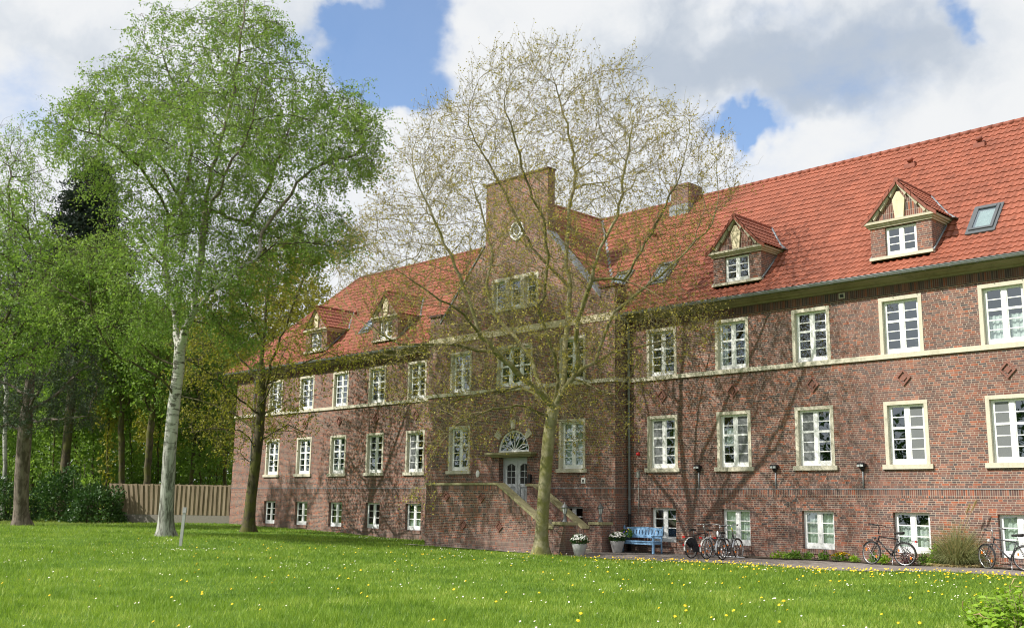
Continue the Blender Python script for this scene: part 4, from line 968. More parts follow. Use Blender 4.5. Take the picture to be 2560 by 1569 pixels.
# ------------------------------------------------------------------ floodlights on the wall
FLAB = ['twin black floodlight on grey conduit between the first and second ground floor windows', 'twin black floodlight on grey conduit between the second and third ground floor windows', 'twin black floodlight on grey conduit between the third and fourth ground floor windows']
FLAB = ['black wall floodlight on a grey conduit above the parked bicycles', 'black wall floodlight on a grey conduit just left of the bare sunlit window', 'black wall floodlight on a grey conduit above the lone black bicycle']
FLAB[1] = 'black wall floodlight on a grey conduit, middle one of the three'
for (px_, py_), lab in zip(((1743, 1168), (1935, 1167), (2153, 1163)), FLAB):
    q = at_Y(px_, py_, -.12); t = thing('floodlight', lab, 'floodlight', (q[0], 0, q[2]), group='floodlights on the wall')
    c_ = MB(); zb = 2.66-q[2]; c_.tube([(0, -.03, zb), (0, -.03, -.12)], .024, 8); c_.build('conduit', M['zinc'], t)
    h = MB(); h.box(-.13, .13, -.16, -.02, -.03, .075); h.tube([(-.11, -.13, .02), (.11, -.13, .02)], .075, 10); h.tube([(-.06, -.08, -.03), (0, -.04, -.14)], .05, 8); h.tube([(.06, -.08, -.03), (0, -.04, -.14)], .05, 8); h.build('housing', M['black'], t)
    for s in (-1, 1):
        g = MB(); g.box(s*.06-.048, s*.06+.048, -.214, -.206, -.035, .03); g.build('lens', M['lglass'], t)

# ------------------------------------------------------------------ bicycles
def bicycle(name, label, loc, rz, lean=0.0, frame='black', step=False, steer=0.0, guard='black', rack=True, skirt=False, bag=False, bar='trek', tyre='tyre', extra=None, group='bicycles parked along the wall', post=0.96):
    t = thing(name, label, 'bicycle', loc, rz, group); t.rotation_euler = (lean, 0, rz)
    fm = M[frame]; gm = M[guard]; WB, RW = 1.07, .345
    def wheel(x, par, st=0.0):
        th = np.linspace(0, 2*math.pi, 29)[:-1]
        w = MB(); w.tube([(RW*.90*math.cos(a), 0, RW*.90*math.sin(a)) for a in th], .012, 6, closed=True)
        for k in range(18):
            a = k*2*math.pi/18; b_ = a+(.5 if k % 2 else -.5); y = .025 if k % 2 else -.025
            w.tube([(.02*math.cos(b_), y, .02*math.sin(b_)), (RW*.89*math.cos(a), 0, RW*.89*math.sin(a))], .0022, 3, cap=False)
        w.tube([(0, -.05, 0), (0, .05, 0)], .02, 8)
        o = w.build('wheel', M['chrome'], par, (x, 0, RW)); o.rotation_euler = (0, 0, st)
        y_ = MB(); y_.tube([(RW*.955*math.cos(a), 0, RW*.955*math.sin(a)) for a in th], .021, 7, closed=True); y_.build('tyre', M[tyre], o)
        r_ = MB()
        for a in (.5, .5+math.pi): c, s = math.cos(a)*RW*.62, math.sin(a)*RW*.62; r_.box(c-.022, c+.022, -.012, .012, s-.035, s+.035)
        r_.build('reflector', M['orange'], o)
        return o
    wheel(0, t)
    fork = bpy.data.objects.new('fork', None); bpy.data.objects.remove(fork)
    seat, bb, ht, hb = (.20, 0, .80), (.40, 0, .285), (.80, 0, .88), (.835, 0, .74)
    f = MB()
    f.tube([bb, seat], .018, 8)
    if step:
        f.tube([hb, (.62, 0, .42), (.46, 0, .31), bb], .02, 8); f.tube([(.81, 0, .84), (.60, 0, .52), (.42, 0, .42), (.31, 0, .50)], .016, 8)
    else: f.tube([hb, bb], .022, 8); f.tube([(.81, 0, .855), (.225, 0, .775)], .018, 8)
    f.tube([ht, hb], .023, 8)
    for s in (-1, 1): f.tube([(bb[0], s*.02, bb[2]), (0, s*.065, RW)], .010, 6); f.tube([(seat[0]+.01, s*.015, seat[2]-.05), (0, s*.065, RW)], .009, 6)
    f.build('frame', fm, t)
    cs, sn = math.cos(steer), math.sin(steer); piv = Matrix.Translation((WB-.09, 0, 0)) @ Matrix.Rotation(steer, 4, 'Z') @ Matrix.Translation((-(WB-.09), 0, 0))
    k = MB(); k.tube([(.84, 0, .73), (.85, 0, .70)], .03, 8)
    for s in (-1, 1): k.tube([(.845, s*.03, .72), (.87, s*.055, .66), (1.0, s*.055, .44), (WB, s*.05, RW)], .013, 6)
    fo_ = k.build('fork', fm, t); fo_.matrix_local = piv
    wheel(WB, fo_)
    h = MB()
    h.tube([(.80, 0, .87), (.765, 0, 1.06), (.80, 0, 1.13)], .016, 8)
    if bar == 'trek': h.tube([(.80+.02, 0, 1.13), (.84, .16, 1.15), (.92, .27, 1.16), (.93, .29, 1.15), (.84, .31, 1.13), (.72, .24, 1.12), (.69, .18, 1.12)], .013, 6); h.tube([(.82, 0, 1.13), (.84, -.16, 1.15), (.92, -.27, 1.16), (.93, -.29, 1.15), (.84, -.31, 1.13), (.72, -.24, 1.12), (.69, -.18, 1.12)], .013, 6)
    else: h.tube([(.80, 0, 1.13), (.84, .10, 1.15), (.80, .26, 1.16), (.62, .31, 1.12)], .012, 6); h.tube([(.80, 0, 1.13), (.84, -.10, 1.15), (.80, -.26, 1.16), (.62, -.31, 1.12)], .012, 6)
    ho = h.build('handlebar', M['black'] if bar == 'trek' else M['chrome'], t); ho.matrix_local = piv @ Matrix.Translation((0, 0, .06 if bar == 'trek' else 0))
    for s in (-1, 1):
        g = MB(); g.tube([(.75, s*.262, 1.125), (.68, s*.18, 1.12)] if bar == 'trek' else [(.72, s*.29, 1.14), (.60, s*.315, 1.115)], .019, 8); g.build('grip', M['tyre'], ho)
    s_ = MB(); s_.tube([(.20, 0, .78), (.165, 0, post)], .013, 8, 1)
    b_ = len(s_.v); prof = [(.33, .015), (.26, .03), (.17, .055), (.08, .10), (.03, .105), (.01, .07)]
    for x, y in prof: s_.v += [(x, -y, post+.005+(.33-x)*.10), (x, 0, post+.03+(.33-x)*.10), (x, y, post+.005+(.33-x)*.10), (x, 0, post-.03)]
    for i in range(len(prof)-1):
        for q in range(4): q2 = (q+1) % 4; s_.f.append((b_+i*4+q, b_+(i+1)*4+q, b_+(i+1)*4+q2, b_+i*4+q2)); s_.m.append(0); s_.sm.append(True)
    s_.f.append((b_, b_+1, b_+2, b_+3)); e = b_+(len(prof)-1)*4; s_.f.append((e+3, e+2, e+1, e)); s_.m += [0, 0]; s_.sm += [False, False]
    s_.build('saddle', [M['tyre'], M['chrome']], t)
    def guard_(x, a0, a1, par):
        g = MB(); A = np.linspace(a0, a1, 14)
        for p, q in zip(A, A[1:]):
            P = [(x+(RW+.03)*math.cos(a), RW+(RW+.03)*math.sin(a)) for a in (p, q)]
            I = [(x+(RW+.012)*math.cos(a), RW+(RW+.012)*math.sin(a)) for a in (p, q)]
            for s in (-1, 1): g.face([(P[0][0], 0, P[0][1]), (P[1][0], 0, P[1][1]), (I[1][0], s*.03, I[1][1]), (I[0][0], s*.03, I[0][1])])
        g.build('mudguard', gm, par)
    guard_(0, math.pi*.25, math.pi*1.08, t); guard_(WB, math.pi*.18, math.pi*.95, fo_)
    if rack:
        r_ = MB()
        for s in (-1, 1): r_.tube([(.19, s*.04, .74), (-.33, s*.07, .755), (-.35, 0, .755)], .007, 5); r_.tube([(-.10, s*.07, .75), (0, s*.075, RW)], .006, 5); r_.tube([(-.30, s*.07, .75), (0, s*.075, RW)], .006, 5)
        for x in (-.25, -.10, .05): r_.tube([(x, -.06, .75), (x, .06, .75)], .006, 5)
        r_.build('rear_rack', M['black'] if frame != 'silver' else M['chrome'], t)
    tl = MB(); tl.box(-.375, -.345, -.05, .05, .70, .755); tl.build('tail_light', M['red'], t)
    if guard == 'white_guard' or frame in ('silver',) or skirt: r2_ = MB(); r2_.box(-.405, -.385, -.03, .03, .42, .50); r2_.build('rear_reflector', M['red'], t)
    c_ = MB(); th = np.linspace(0, 2*math.pi, 17)[:-1]
    c_.tube([(.40+.09*math.cos(a), -.045, .285+.09*math.sin(a)) for a in th], .008, 5, closed=True); c_.tube([(.40, -.07, .285), (.46, -.075, .13)], .01, 6); c_.tube([(.40, .07, .285), (.34, .075, .44)], .01, 6)
    c_.tube([(.40, -.08, .285), (.40, .08, .285)], .022, 8); c_.box(.43, .52, -.17, -.08, .115, .14); c_.box(.29, .38, .08, .17, .43, .455); c_.tube([(0, -.05, RW+.05), (.38, -.05, .375)], .005, 4); c_.tube([(0, -.05, RW-.05), (.38, -.05, .20)], .005, 4)
    c_.build('crank', M['gblack'], t)
    ks_ = MB(); ks_.tube([(.36, .05, .27), (.30, .20, .01)] if not extra == 'front_stand' else [(.36, .05, .27), (.30, .26, .0)], .011, 6); ks_.build('kickstand', M['chrome'], t)
    l_ = MB(); l_.tube([(.90, 0, .80), (.95, 0, .80)], [.03, .045], 10); lo = l_.build('headlight', M['plast'] if frame == 'gblack' else M['gblack'], fo_)
    if skirt:
        g = MB()
        for s in (-1, 1): g.face([(.02, s*.05, RW-.02)]+[(RW*1.02*math.cos(a), s*.045, RW+RW*1.02*math.sin(a)) for a in np.linspace(math.pi*.02, math.pi*.78, 12)])
        g.build('coat_guard', M['canvas'], t)
    if bag: g = MB(); g.box(.02, .42, -.09, -.05, .20, .40); g.build('chain_case', M['canvas'], t)
    if extra == 'bottle': g = MB(); g.lathe([(0, 0), (.035, 0), (.037, .15), (.02, .17), (.018, .20), (0, .20)], 10); g.build('bottle', M['bottle'], t, (-.12, .02, .76))
    return t
M['white_guard'] = M['plast']
g_ = lambda x, y: gz(x, y)+.022
q = at_Y(2179, 1409, -1.0); q2 = at_Y(2268, 1417, -.85)
ang = math.pi+0.02
bicycle('bicycle', 'tall black bicycle with multi grip handlebar parked alone by the yellow flowers', (q2[0]-.05, -.88, g_(q2[0], -.9)), ang, .08, 'black', bar='trek', tyre='tyre', steer=-.25)
q = at_Y(2474, 1422, -.95)
bicycle('bicycle', 'dark grey bicycle with bright handlebar parked beside the tall grass clump', (q[0]+1.03, -1.02, g_(q[0]+.6, -.95)), math.pi+.03, -.03, 'gblack', bar='city', steer=-.55, extra='front_stand')
for i, (px_, fr, kw, lab) in enumerate(((1729, 'black', dict(skirt=True, bag=True, guard='plast', bar='city'), 'black bicycle with canvas coat guard, leftmost in the rack'),
                          (1766, 'silver', dict(step=True, guard='plast', bar='city'), 'silver step through bicycle with white mudguard in the rack'),
                          (1806, 'gblack', dict(step=True, guard='chrome', bar='city', extra='bottle', post=.88), 'dark bicycle with a white bottle and yellow stem, rightmost in the rack'))):
    y = -1.72; p = CAM+ray(px_, 1398)*((y-CAM[1])/ray(px_, 1398)[1])
    bk_ = bicycle('bicycle', lab, (p[0], y+.0, g_(p[0], y)), math.pi/2-.06+.05*i, (-.05, .04, -.08)[i], fr, **kw)
    if i == 2: yb = MB(); yb.tube([(.80, 0, .93), (.765, 0, 1.06)], .022, 8); yb.build('stem_sleeve', M['yellowp'], bk_)
rk = thing('bike_rack', 'low bent metal wheel rack on the path in front of the wall', 'bike rack', (-21.0, -.62, g_(-21, -.6)))
r_ = MB(); r_.tube([(-1.0, .25, .03), (1.0, .25, .03)], .02, 6); r_.tube([(-1.0, -.2, .03), (1.0, -.2, .03)], .02, 6)
for k in range(6):
    x = -.9+k*.36; r_.tube([(x, -.2, .03), (x, -.12, .36), (x, .18, .36), (x, .25, .03)], .011, 6)
r_.build('rails', M['chrome'], rk)

# ------------------------------------------------------------------ post on the lawn, timber fence
q = on_ground(451, 1364); t = thing('marker_post', 'short square grey post with a pale cap standing on the lawn', 'post', tuple(q))
pm = MB(); pm.box(-.05, .05, -.04, .04, -.1, 1.24); pm.build('shaft', M['post'], t); pm = MB(); pm.box(-.062, .062, -.052, .052, 1.14, 1.34); pm.build('cap', M['pot'], t); t.rotation_euler = (0, .05, .85)
A0, A1 = np.array([-56.42, .25]), np.array([-61.6, -4.2])
fdir = (A1-A0)/np.linalg.norm(A1-A0); fl_ = np.linalg.norm(A1-A0)
F = thing('board_fence', 'weathered vertical board fence on a concrete base joining the corner of the house', 'fence', (A0[0], A0[1], 0.0), math.atan2(fdir[1], fdir[0]))
bd_ = MB(); rr = np.random.default_rng(4); x = 0.0; k = 0
while x < fl_+.4:
    wd = .15; y = 0.0 if k % 2 == 0 else .06; zt = 2.80+rr.normal(0, .012); tl = rr.normal(0, .01)+max(0, x-4.3)*.16
    b_ = len(bd_.v); z0 = 1.0
    bd_.v += [(x, y, z0), (x+wd, y, z0), (x+wd, y+.025, z0), (x, y+.025, z0), (x+tl, y, zt), (x+wd+tl, y, zt), (x+wd+tl, y+.025, zt), (x+tl, y+.025, zt)]
    for f in ((0, 3, 2, 1), (4, 5, 6, 7), (0, 1, 5, 4), (1, 2, 6, 5), (2, 3, 7, 6), (3, 0, 4, 7)): bd_.f.append(tuple(b_+i for i in f)); bd_.m.append(0); bd_.sm.append(False)
    x += .155 if k % 2 else .125; k += 1
bd_.build('boards', M['fence'], F)
rl = MB(); rl.box(0, fl_+.45, -.06, -.005, 2.55, 2.64); rl.box(0, fl_+.45, -.06, -.005, 1.2, 1.29); rl.build('rail', M['fence'], F)
bs = MB(); bs.box(0, fl_+.45, -.02, .08, .2, .99); bs.build('concrete_base', M['gravel'], F)
# ------------------------------------------------------------------ trees
RH = np.array([RGT[0], RGT[1], 0.0]); RH /= np.linalg.norm(RH)
def in_poly(px, py, poly):
    c = np.zeros(len(px), bool); j = len(poly)-1
    for i in range(len(poly)):
        xi, yi = poly[i]; xj, yj = poly[j]
        hit = ((yi > py) != (yj > py)) & (px < (xj-xi)*(py-yi)/(yj-yi+1e-12)+xi); c ^= hit; j = i
    return c
def crown_points(poly, d0, n, r_, depth=1.0, shell=0.0, cut=None):
    """points through a rounded crown whose outline, seen from the path, is poly"""
    poly = np.array(poly, float); lo, hi = poly.min(0), poly.max(0); out = []
    yy = np.linspace(lo[1], hi[1], 60)
    spans = []
    for y in yy:
        xs_ = []
        for (x1, y1), (x2, y2) in zip(poly, np.roll(poly, -1, 0)):
            if (y1 > y) != (y2 > y): xs_.append(x1+(y-y1)/(y2-y1)*(x2-x1))
        spans.append((min(xs_), max(xs_)) if xs_ else (0, 0))
    spans = np.array(spans)
    while len(out) < n:
        q = lo+(hi-lo)*r_.random((n*2, 2)); q = q[in_poly(q[:, 0], q[:, 1], poly)]
        a = np.interp(q[:, 1], yy, spans[:, 0]); b_ = np.interp(q[:, 1], yy, spans[:, 1]); mid, half = (a+b_)/2, (b_-a)/2+1e-6
        rel = np.clip((q[:, 0]-mid)/half, -1, 1); w = np.sqrt(1-rel**2)*half*d0/F_PX*depth
        off = (r_.random(len(q))*2-1); off = np.sign(off)*abs(off)**(1-shell*.5)
        for (px, py), o_ in zip(q, off*w): out.append(at_depth(px, py, d0+o_))
    return np.array(out[:n])
def limb(pts, d0): return [at_depth(p[0], p[1], d0+(p[2] if len(p) > 2 else 0)) for p in pts]
def clumps(att, wl, keep, r_):
    """thin the points out between clumps, so that the crown gets gaps"""
    ph = r_.uniform(0, 6.28, (6, 3)); k = r_.normal(size=(6, 3)); k /= np.linalg.norm(k, axis=1)[:, None]; k *= 2*math.pi/(wl*r_.uniform(.7, 1.5, (6, 1)))
    f = sum(np.sin(att@k[i]+ph[i, 0]) for i in range(6)); return att[f > np.quantile(f, 1-keep)]
class Skel:
    def __init__(s): s.P = []; s.par = []
    def add(s, p, par): s.P.append(np.array(p, float)); s.par.append(par); return len(s.P)-1
    def path(s, pts, par=None, step=.35, wob=.0, r_=None):
        if par is None: idx = s.add(pts[0], -1)
        else:
            idx = par if par >= 0 else int(np.argmin([np.linalg.norm(q-pts[0]) for q in s.P]))
        prev = s.P[idx]
        ids = [idx]
        for p in pts[1:] if par is None else pts:
            p = np.array(p, float); L = np.linalg.norm(p-prev)
            if L < 1e-6: continue
            n = max(1, int(L/step))
            for k in range(1, n+1):
                q = prev+(p-prev)*k/n
                if r_ is not None and wob and k < n: q = q+r_.normal(0, wob, 3)
                idx = s.add(q, idx); ids.append(idx)
            prev = p
        return ids
    def nearest(s, p): return int(np.argmin(np.linalg.norm(np.array(s.P)-np.array(p), axis=1)))
def colonise(sk, att, D, dk, di, iters, r_, tropism=(0, 0, 0), jit=.15, frozen=0, ctr=None, bias=0.0):
    """space colonisation: branches grow towards the free points of the crown"""
    P = np.array(sk.P); n0 = len(P)
    nd = np.full(len(att), 1e9); ni = np.zeros(len(att), int)
    def upd(i0, pts):
        for k in range(0, len(pts), 400):
            b_ = pts[k:k+400]; d = np.linalg.norm(att[:, None]-b_[None], axis=2); j = d.argmin(1); dm = d[np.arange(len(att)), j]
            u = dm < nd; nd[u] = dm[u]; ni[u] = i0+k+j[u]
    st = frozen; upd(st, P[st:]); alive = nd > dk
    allP = list(P); kids = {}
    for it in range(iters):
        act = alive & (nd < di)
        if not act.any(): 
            if not alive.any(): break
            act = alive & (nd <= nd[alive].min()*1.3)
        idx = ni[act]; v = att[act]-np.array(allP)[idx]; v /= np.linalg.norm(v, axis=1)[:, None]+1e-9
        order = np.argsort(idx, kind='stable'); idx = idx[order]; v = v[order]
        u, s0 = np.unique(idx, return_index=True); sums = np.add.reduceat(v, s0, axis=0)
        new = []
        for node, dr in zip(u, sums):
            dr = dr/(np.linalg.norm(dr)+1e-9)+np.array(tropism)+r_.normal(0, jit, 3); dr /= np.linalg.norm(dr)
            if ctr is not None: o_ = allP[node]-ctr; dr = dr+o_/(np.linalg.norm(o_)+1e-9)*bias
            dr = dr/(np.linalg.norm(dr)+1e-9); q = allP[node]+dr*D
            if any(np.linalg.norm(q-c) < D*.45 for c in kids.get(node, [])): 
                if len(kids.get(node, [])) > 3: continue
                q = allP[node]+(dr+r_.normal(0, .5, 3))*D
            kids.setdefault(node, []).append(q); new.append((q, node))
        if not new: break
        i0 = len(allP)
        for q, node in new: allP.append(q); sk.P.append(q); sk.par.append(int(node))
        upd(i0, np.array([q for q, _ in new])); alive &= nd > dk
    return sk
def radii(sk, rbase, rtip, ex=1.0):
    n = len(sk.P); par = np.array(sk.par); ntip = np.zeros(n); haskid = np.zeros(n, bool); haskid[par[par >= 0]] = True; ntip[~haskid] = 1
    for i in range(n-1, -1, -1):
        if par[i] >= 0: ntip[par[i]] += ntip[i]
    p = math.log(max(ntip[0], 2))/math.log(rbase/rtip); r_ = rtip*ntip**(1/p)
    return r_, ntip, haskid
def tubes(sk, r, sides=lambda q: 8 if q > .14 else (5 if q > .03 else 3), flare=None, rmin=0, rmax=9e9):
    P = np.array(sk.P); par = np.array(sk.par); n = len(P); ch = [[] for _ in range(n)]
    for i in range(n):
        if par[i] >= 0: ch[par[i]].append(i)
    V = []; Fc = []; off = 0
    stack = [(0, -1)]
    while stack:
        s_, pr = stack.pop(); chain = [s_]
        c = s_
        while ch[c]:
            k = sorted(ch[c], key=lambda q: -r[q]); nxt = k[0]
            for o_ in k[1:]: stack.append((o_, c))
            chain.append(nxt); c = nxt
        ids = ([pr] if pr >= 0 else [])+chain
        if len(ids) < 2: continue
        rr = r[ids].copy()
        if pr >= 0: rr[0] = min(r[pr], rr[1]*1.5)
        keep = (rr.max() >= rmin) and (rr.max() < rmax)
        if not keep: continue
        pts = P[ids]; T = np.gradient(pts, axis=0); T /= np.linalg.norm(T, axis=1)[:, None]+1e-9
        ref = np.array([0.31, .83, .12]) if abs(T[:, 2]).mean() > .6 else np.array([.05, .1, 1.0])
        U = np.cross(T, ref); U /= np.linalg.norm(U, axis=1)[:, None]+1e-9; W = np.cross(T, U)
        m_ = sides(rr.max()); a = np.arange(m_)*2*math.pi/m_
        rad = np.repeat(rr[:, None], m_, 1)
        if flare is not None and s_ == 0: rad = rad*flare(pts[:, 2][:, None]-pts[0, 2], a[None])
        ring = pts[:, None]+rad[:, :, None]*(np.cos(a)[None, :, None]*U[:, None]+np.sin(a)[None, :, None]*W[:, None])
        V.append(ring.reshape(-1, 3)); k = len(ids); i, j = np.meshgrid(np.arange(k-1), np.arange(m_), indexing='ij')
        b0 = off+i*m_+j; b1 = off+i*m_+(j+1) % m_
        Fc.append(np.stack([b0, b1, b1+m_, b0+m_], -1).reshape(-1, 4)); off += k*m_
    return (np.concatenate(V), np.concatenate(Fc)) if V else (np.zeros((0, 3)), np.zeros((0, 4), int))
def twigs(P, D, n_each, L, r_, droop=0.0, spread=.8, rad=.006, seg=3):
    droop = np.repeat(droop(P), n_each)[:, None] if callable(droop) else droop
    """fine three-sided twigs springing from P, heading roughly along D; returns verts, faces, and points along them"""
    n = len(P)*n_each; p = np.repeat(P, n_each, 0); d = np.repeat(D, n_each, 0)+r_.normal(0, spread, (n, 3)); d /= np.linalg.norm(d, axis=1)[:, None]+1e-9
    l = L*(.5+r_.random(n)); pts = [p]
    for k in range(seg):
        d = d-np.array([0, 0, 1.0])*droop+r_.normal(0, .22, (n, 3)); d /= np.linalg.norm(d, axis=1)[:, None]+1e-9; pts.append(pts[-1]+d*(l/seg)[:, None])
    pts = np.stack(pts, 1); V = []
    a = np.arange(3)*2*math.pi/3; U = np.cross(d, r_.normal(size=(n, 3))); U /= np.linalg.norm(U, axis=1)[:, None]+1e-9; W = np.cross(d, U)
    rr = np.linspace(1, .45, seg+1)*rad
    ring = pts[:, :, None]+rr[None, :, None, None]*(np.cos(a)[None, None, :, None]*U[:, None, None]+np.sin(a)[None, None, :, None]*W[:, None, None])
    V = ring.reshape(-1, 3); b_ = (np.arange(n)*(seg+1)*3)[:, None, None]; i = np.arange(seg)[None, :, None]; j = np.arange(3)[None, None, :]
    f0 = b_+i*3+j; f1 = b_+i*3+(j+1) % 3
    return V, np.stack([f0, f1, f1+3, f0+3], -1).reshape(-1, 4), pts
def joinVF(*vf):
    V = []; Fc = []; o_ = 0
    for v, f in vf:
        if len(v): V.append(v); Fc.append(f+o_); o_ += len(v)
    return np.concatenate(V), np.concatenate(Fc)
def dirs(sk):
    P = np.array(sk.P); par = np.array(sk.par); d = P-P[np.maximum(par, 0)]; d /= np.linalg.norm(d, axis=1)[:, None]+1e-9; return d
def make_tree(name, label, cat, base, sk, rbase, rtip, bark_m, twig_m, leaf_m, r_, tw=dict(), lf=dict(), group=None, flare=None, thin=.05, tipmax=None, dens=None, fork=0, taper=1.4, ex=1.0, limb_m=None, limb_r=.13):
    base = np.array(base, float); t = thing(name, label, cat, tuple(base), 0, group)
    r, nt, hk = radii(sk, rbase, rtip, ex); P = np.array(sk.P)
    if fork: r[:fork+1] = rbase*np.linspace(taper, 1.0, fork+1)
    if flare is None: flare = lambda h, a: 1+.75*np.exp(-h/.35)*(1+.35*np.cos(a*5+1))
    if limb_m: v3, f3 = tubes(sk, r, rmin=thin, rmax=limb_r); np_mesh('limbs', v3-base, 4, limb_m, t, True, f3)
    v1, f1 = tubes(sk, r, flare=flare, rmin=limb_r if limb_m else thin); v2, f2 = tubes(sk, r, rmax=thin)
    np_mesh('trunk', v1-base, 4, bark_m, t, True, f1)
    d = dirs(sk); sel = (r < (tipmax or thin*.5)) & (np.array(sk.par) >= 0)
    if dens is not None: sel &= r_.random(len(sel)) < dens(P)
    tv, tf, tp = twigs(P[sel], d[sel], tw.get('n', 2), tw.get('L', .45), r_, tw.get('droop', 0), tw.get('spread', .8), tw.get('rad', .006))
    if tw.get('n2'):                                              # finer twigs on the twigs
        q = tp[:, 1:].reshape(-1, 3); dd = (tp[:, 1:]-tp[:, :-1]).reshape(-1, 3); dd /= np.linalg.norm(dd, axis=1)[:, None]+1e-9
        k2 = r_.random(len(q)) < tw.get('p2', 1.0); tv2, tf2, tp2 = twigs(q[k2], dd[k2], tw['n2'], tw.get('L2', .3), r_, tw.get('droop2', tw.get('droop', 0)), tw.get('spread2', .8), tw.get('rad', .006)*.75, 2)
        tv, tf = joinVF((tv, tf), (tv2, tf2)); tp = np.concatenate([tp[:, 1:], tp2]) if tw.get('both') else tp2
    v2, f2 = joinVF((v2, f2), (tv, tf)); np_mesh('branches', v2-base, 4, twig_m, t, True, f2)
    k = lf.get('n', 5); n = len(tp); u = r_.random((n, k)); ns = tp.shape[1]-1; sgi = np.minimum((u**lf.get('pw', .8)*ns).astype(int), ns-1); fr = r_.random((n, k))
    a = tp[np.arange(n)[:, None], sgi]; b_ = tp[np.arange(n)[:, None], sgi+1]; pt = (a+(b_-a)*fr[..., None]).reshape(-1, 3)
    pt = pt+r_.normal(0, lf.get('sc', .05), pt.shape)
    if lf.get('keep', 1) < 1: pt = pt[r_.random(len(pt)) < lf['keep']]
    sz = lf.get('size', .09)*(.6+.8*r_.random(len(pt)))
    q = leaf_quads(pt, sz, r_, np.tile(np.array([[0, 0, -1.0]]), (len(pt), 1)), lf.get('aspect', .65), lf.get('hang', .35))
    np_mesh('crown', q-base, 4, leaf_m, t)
    return t
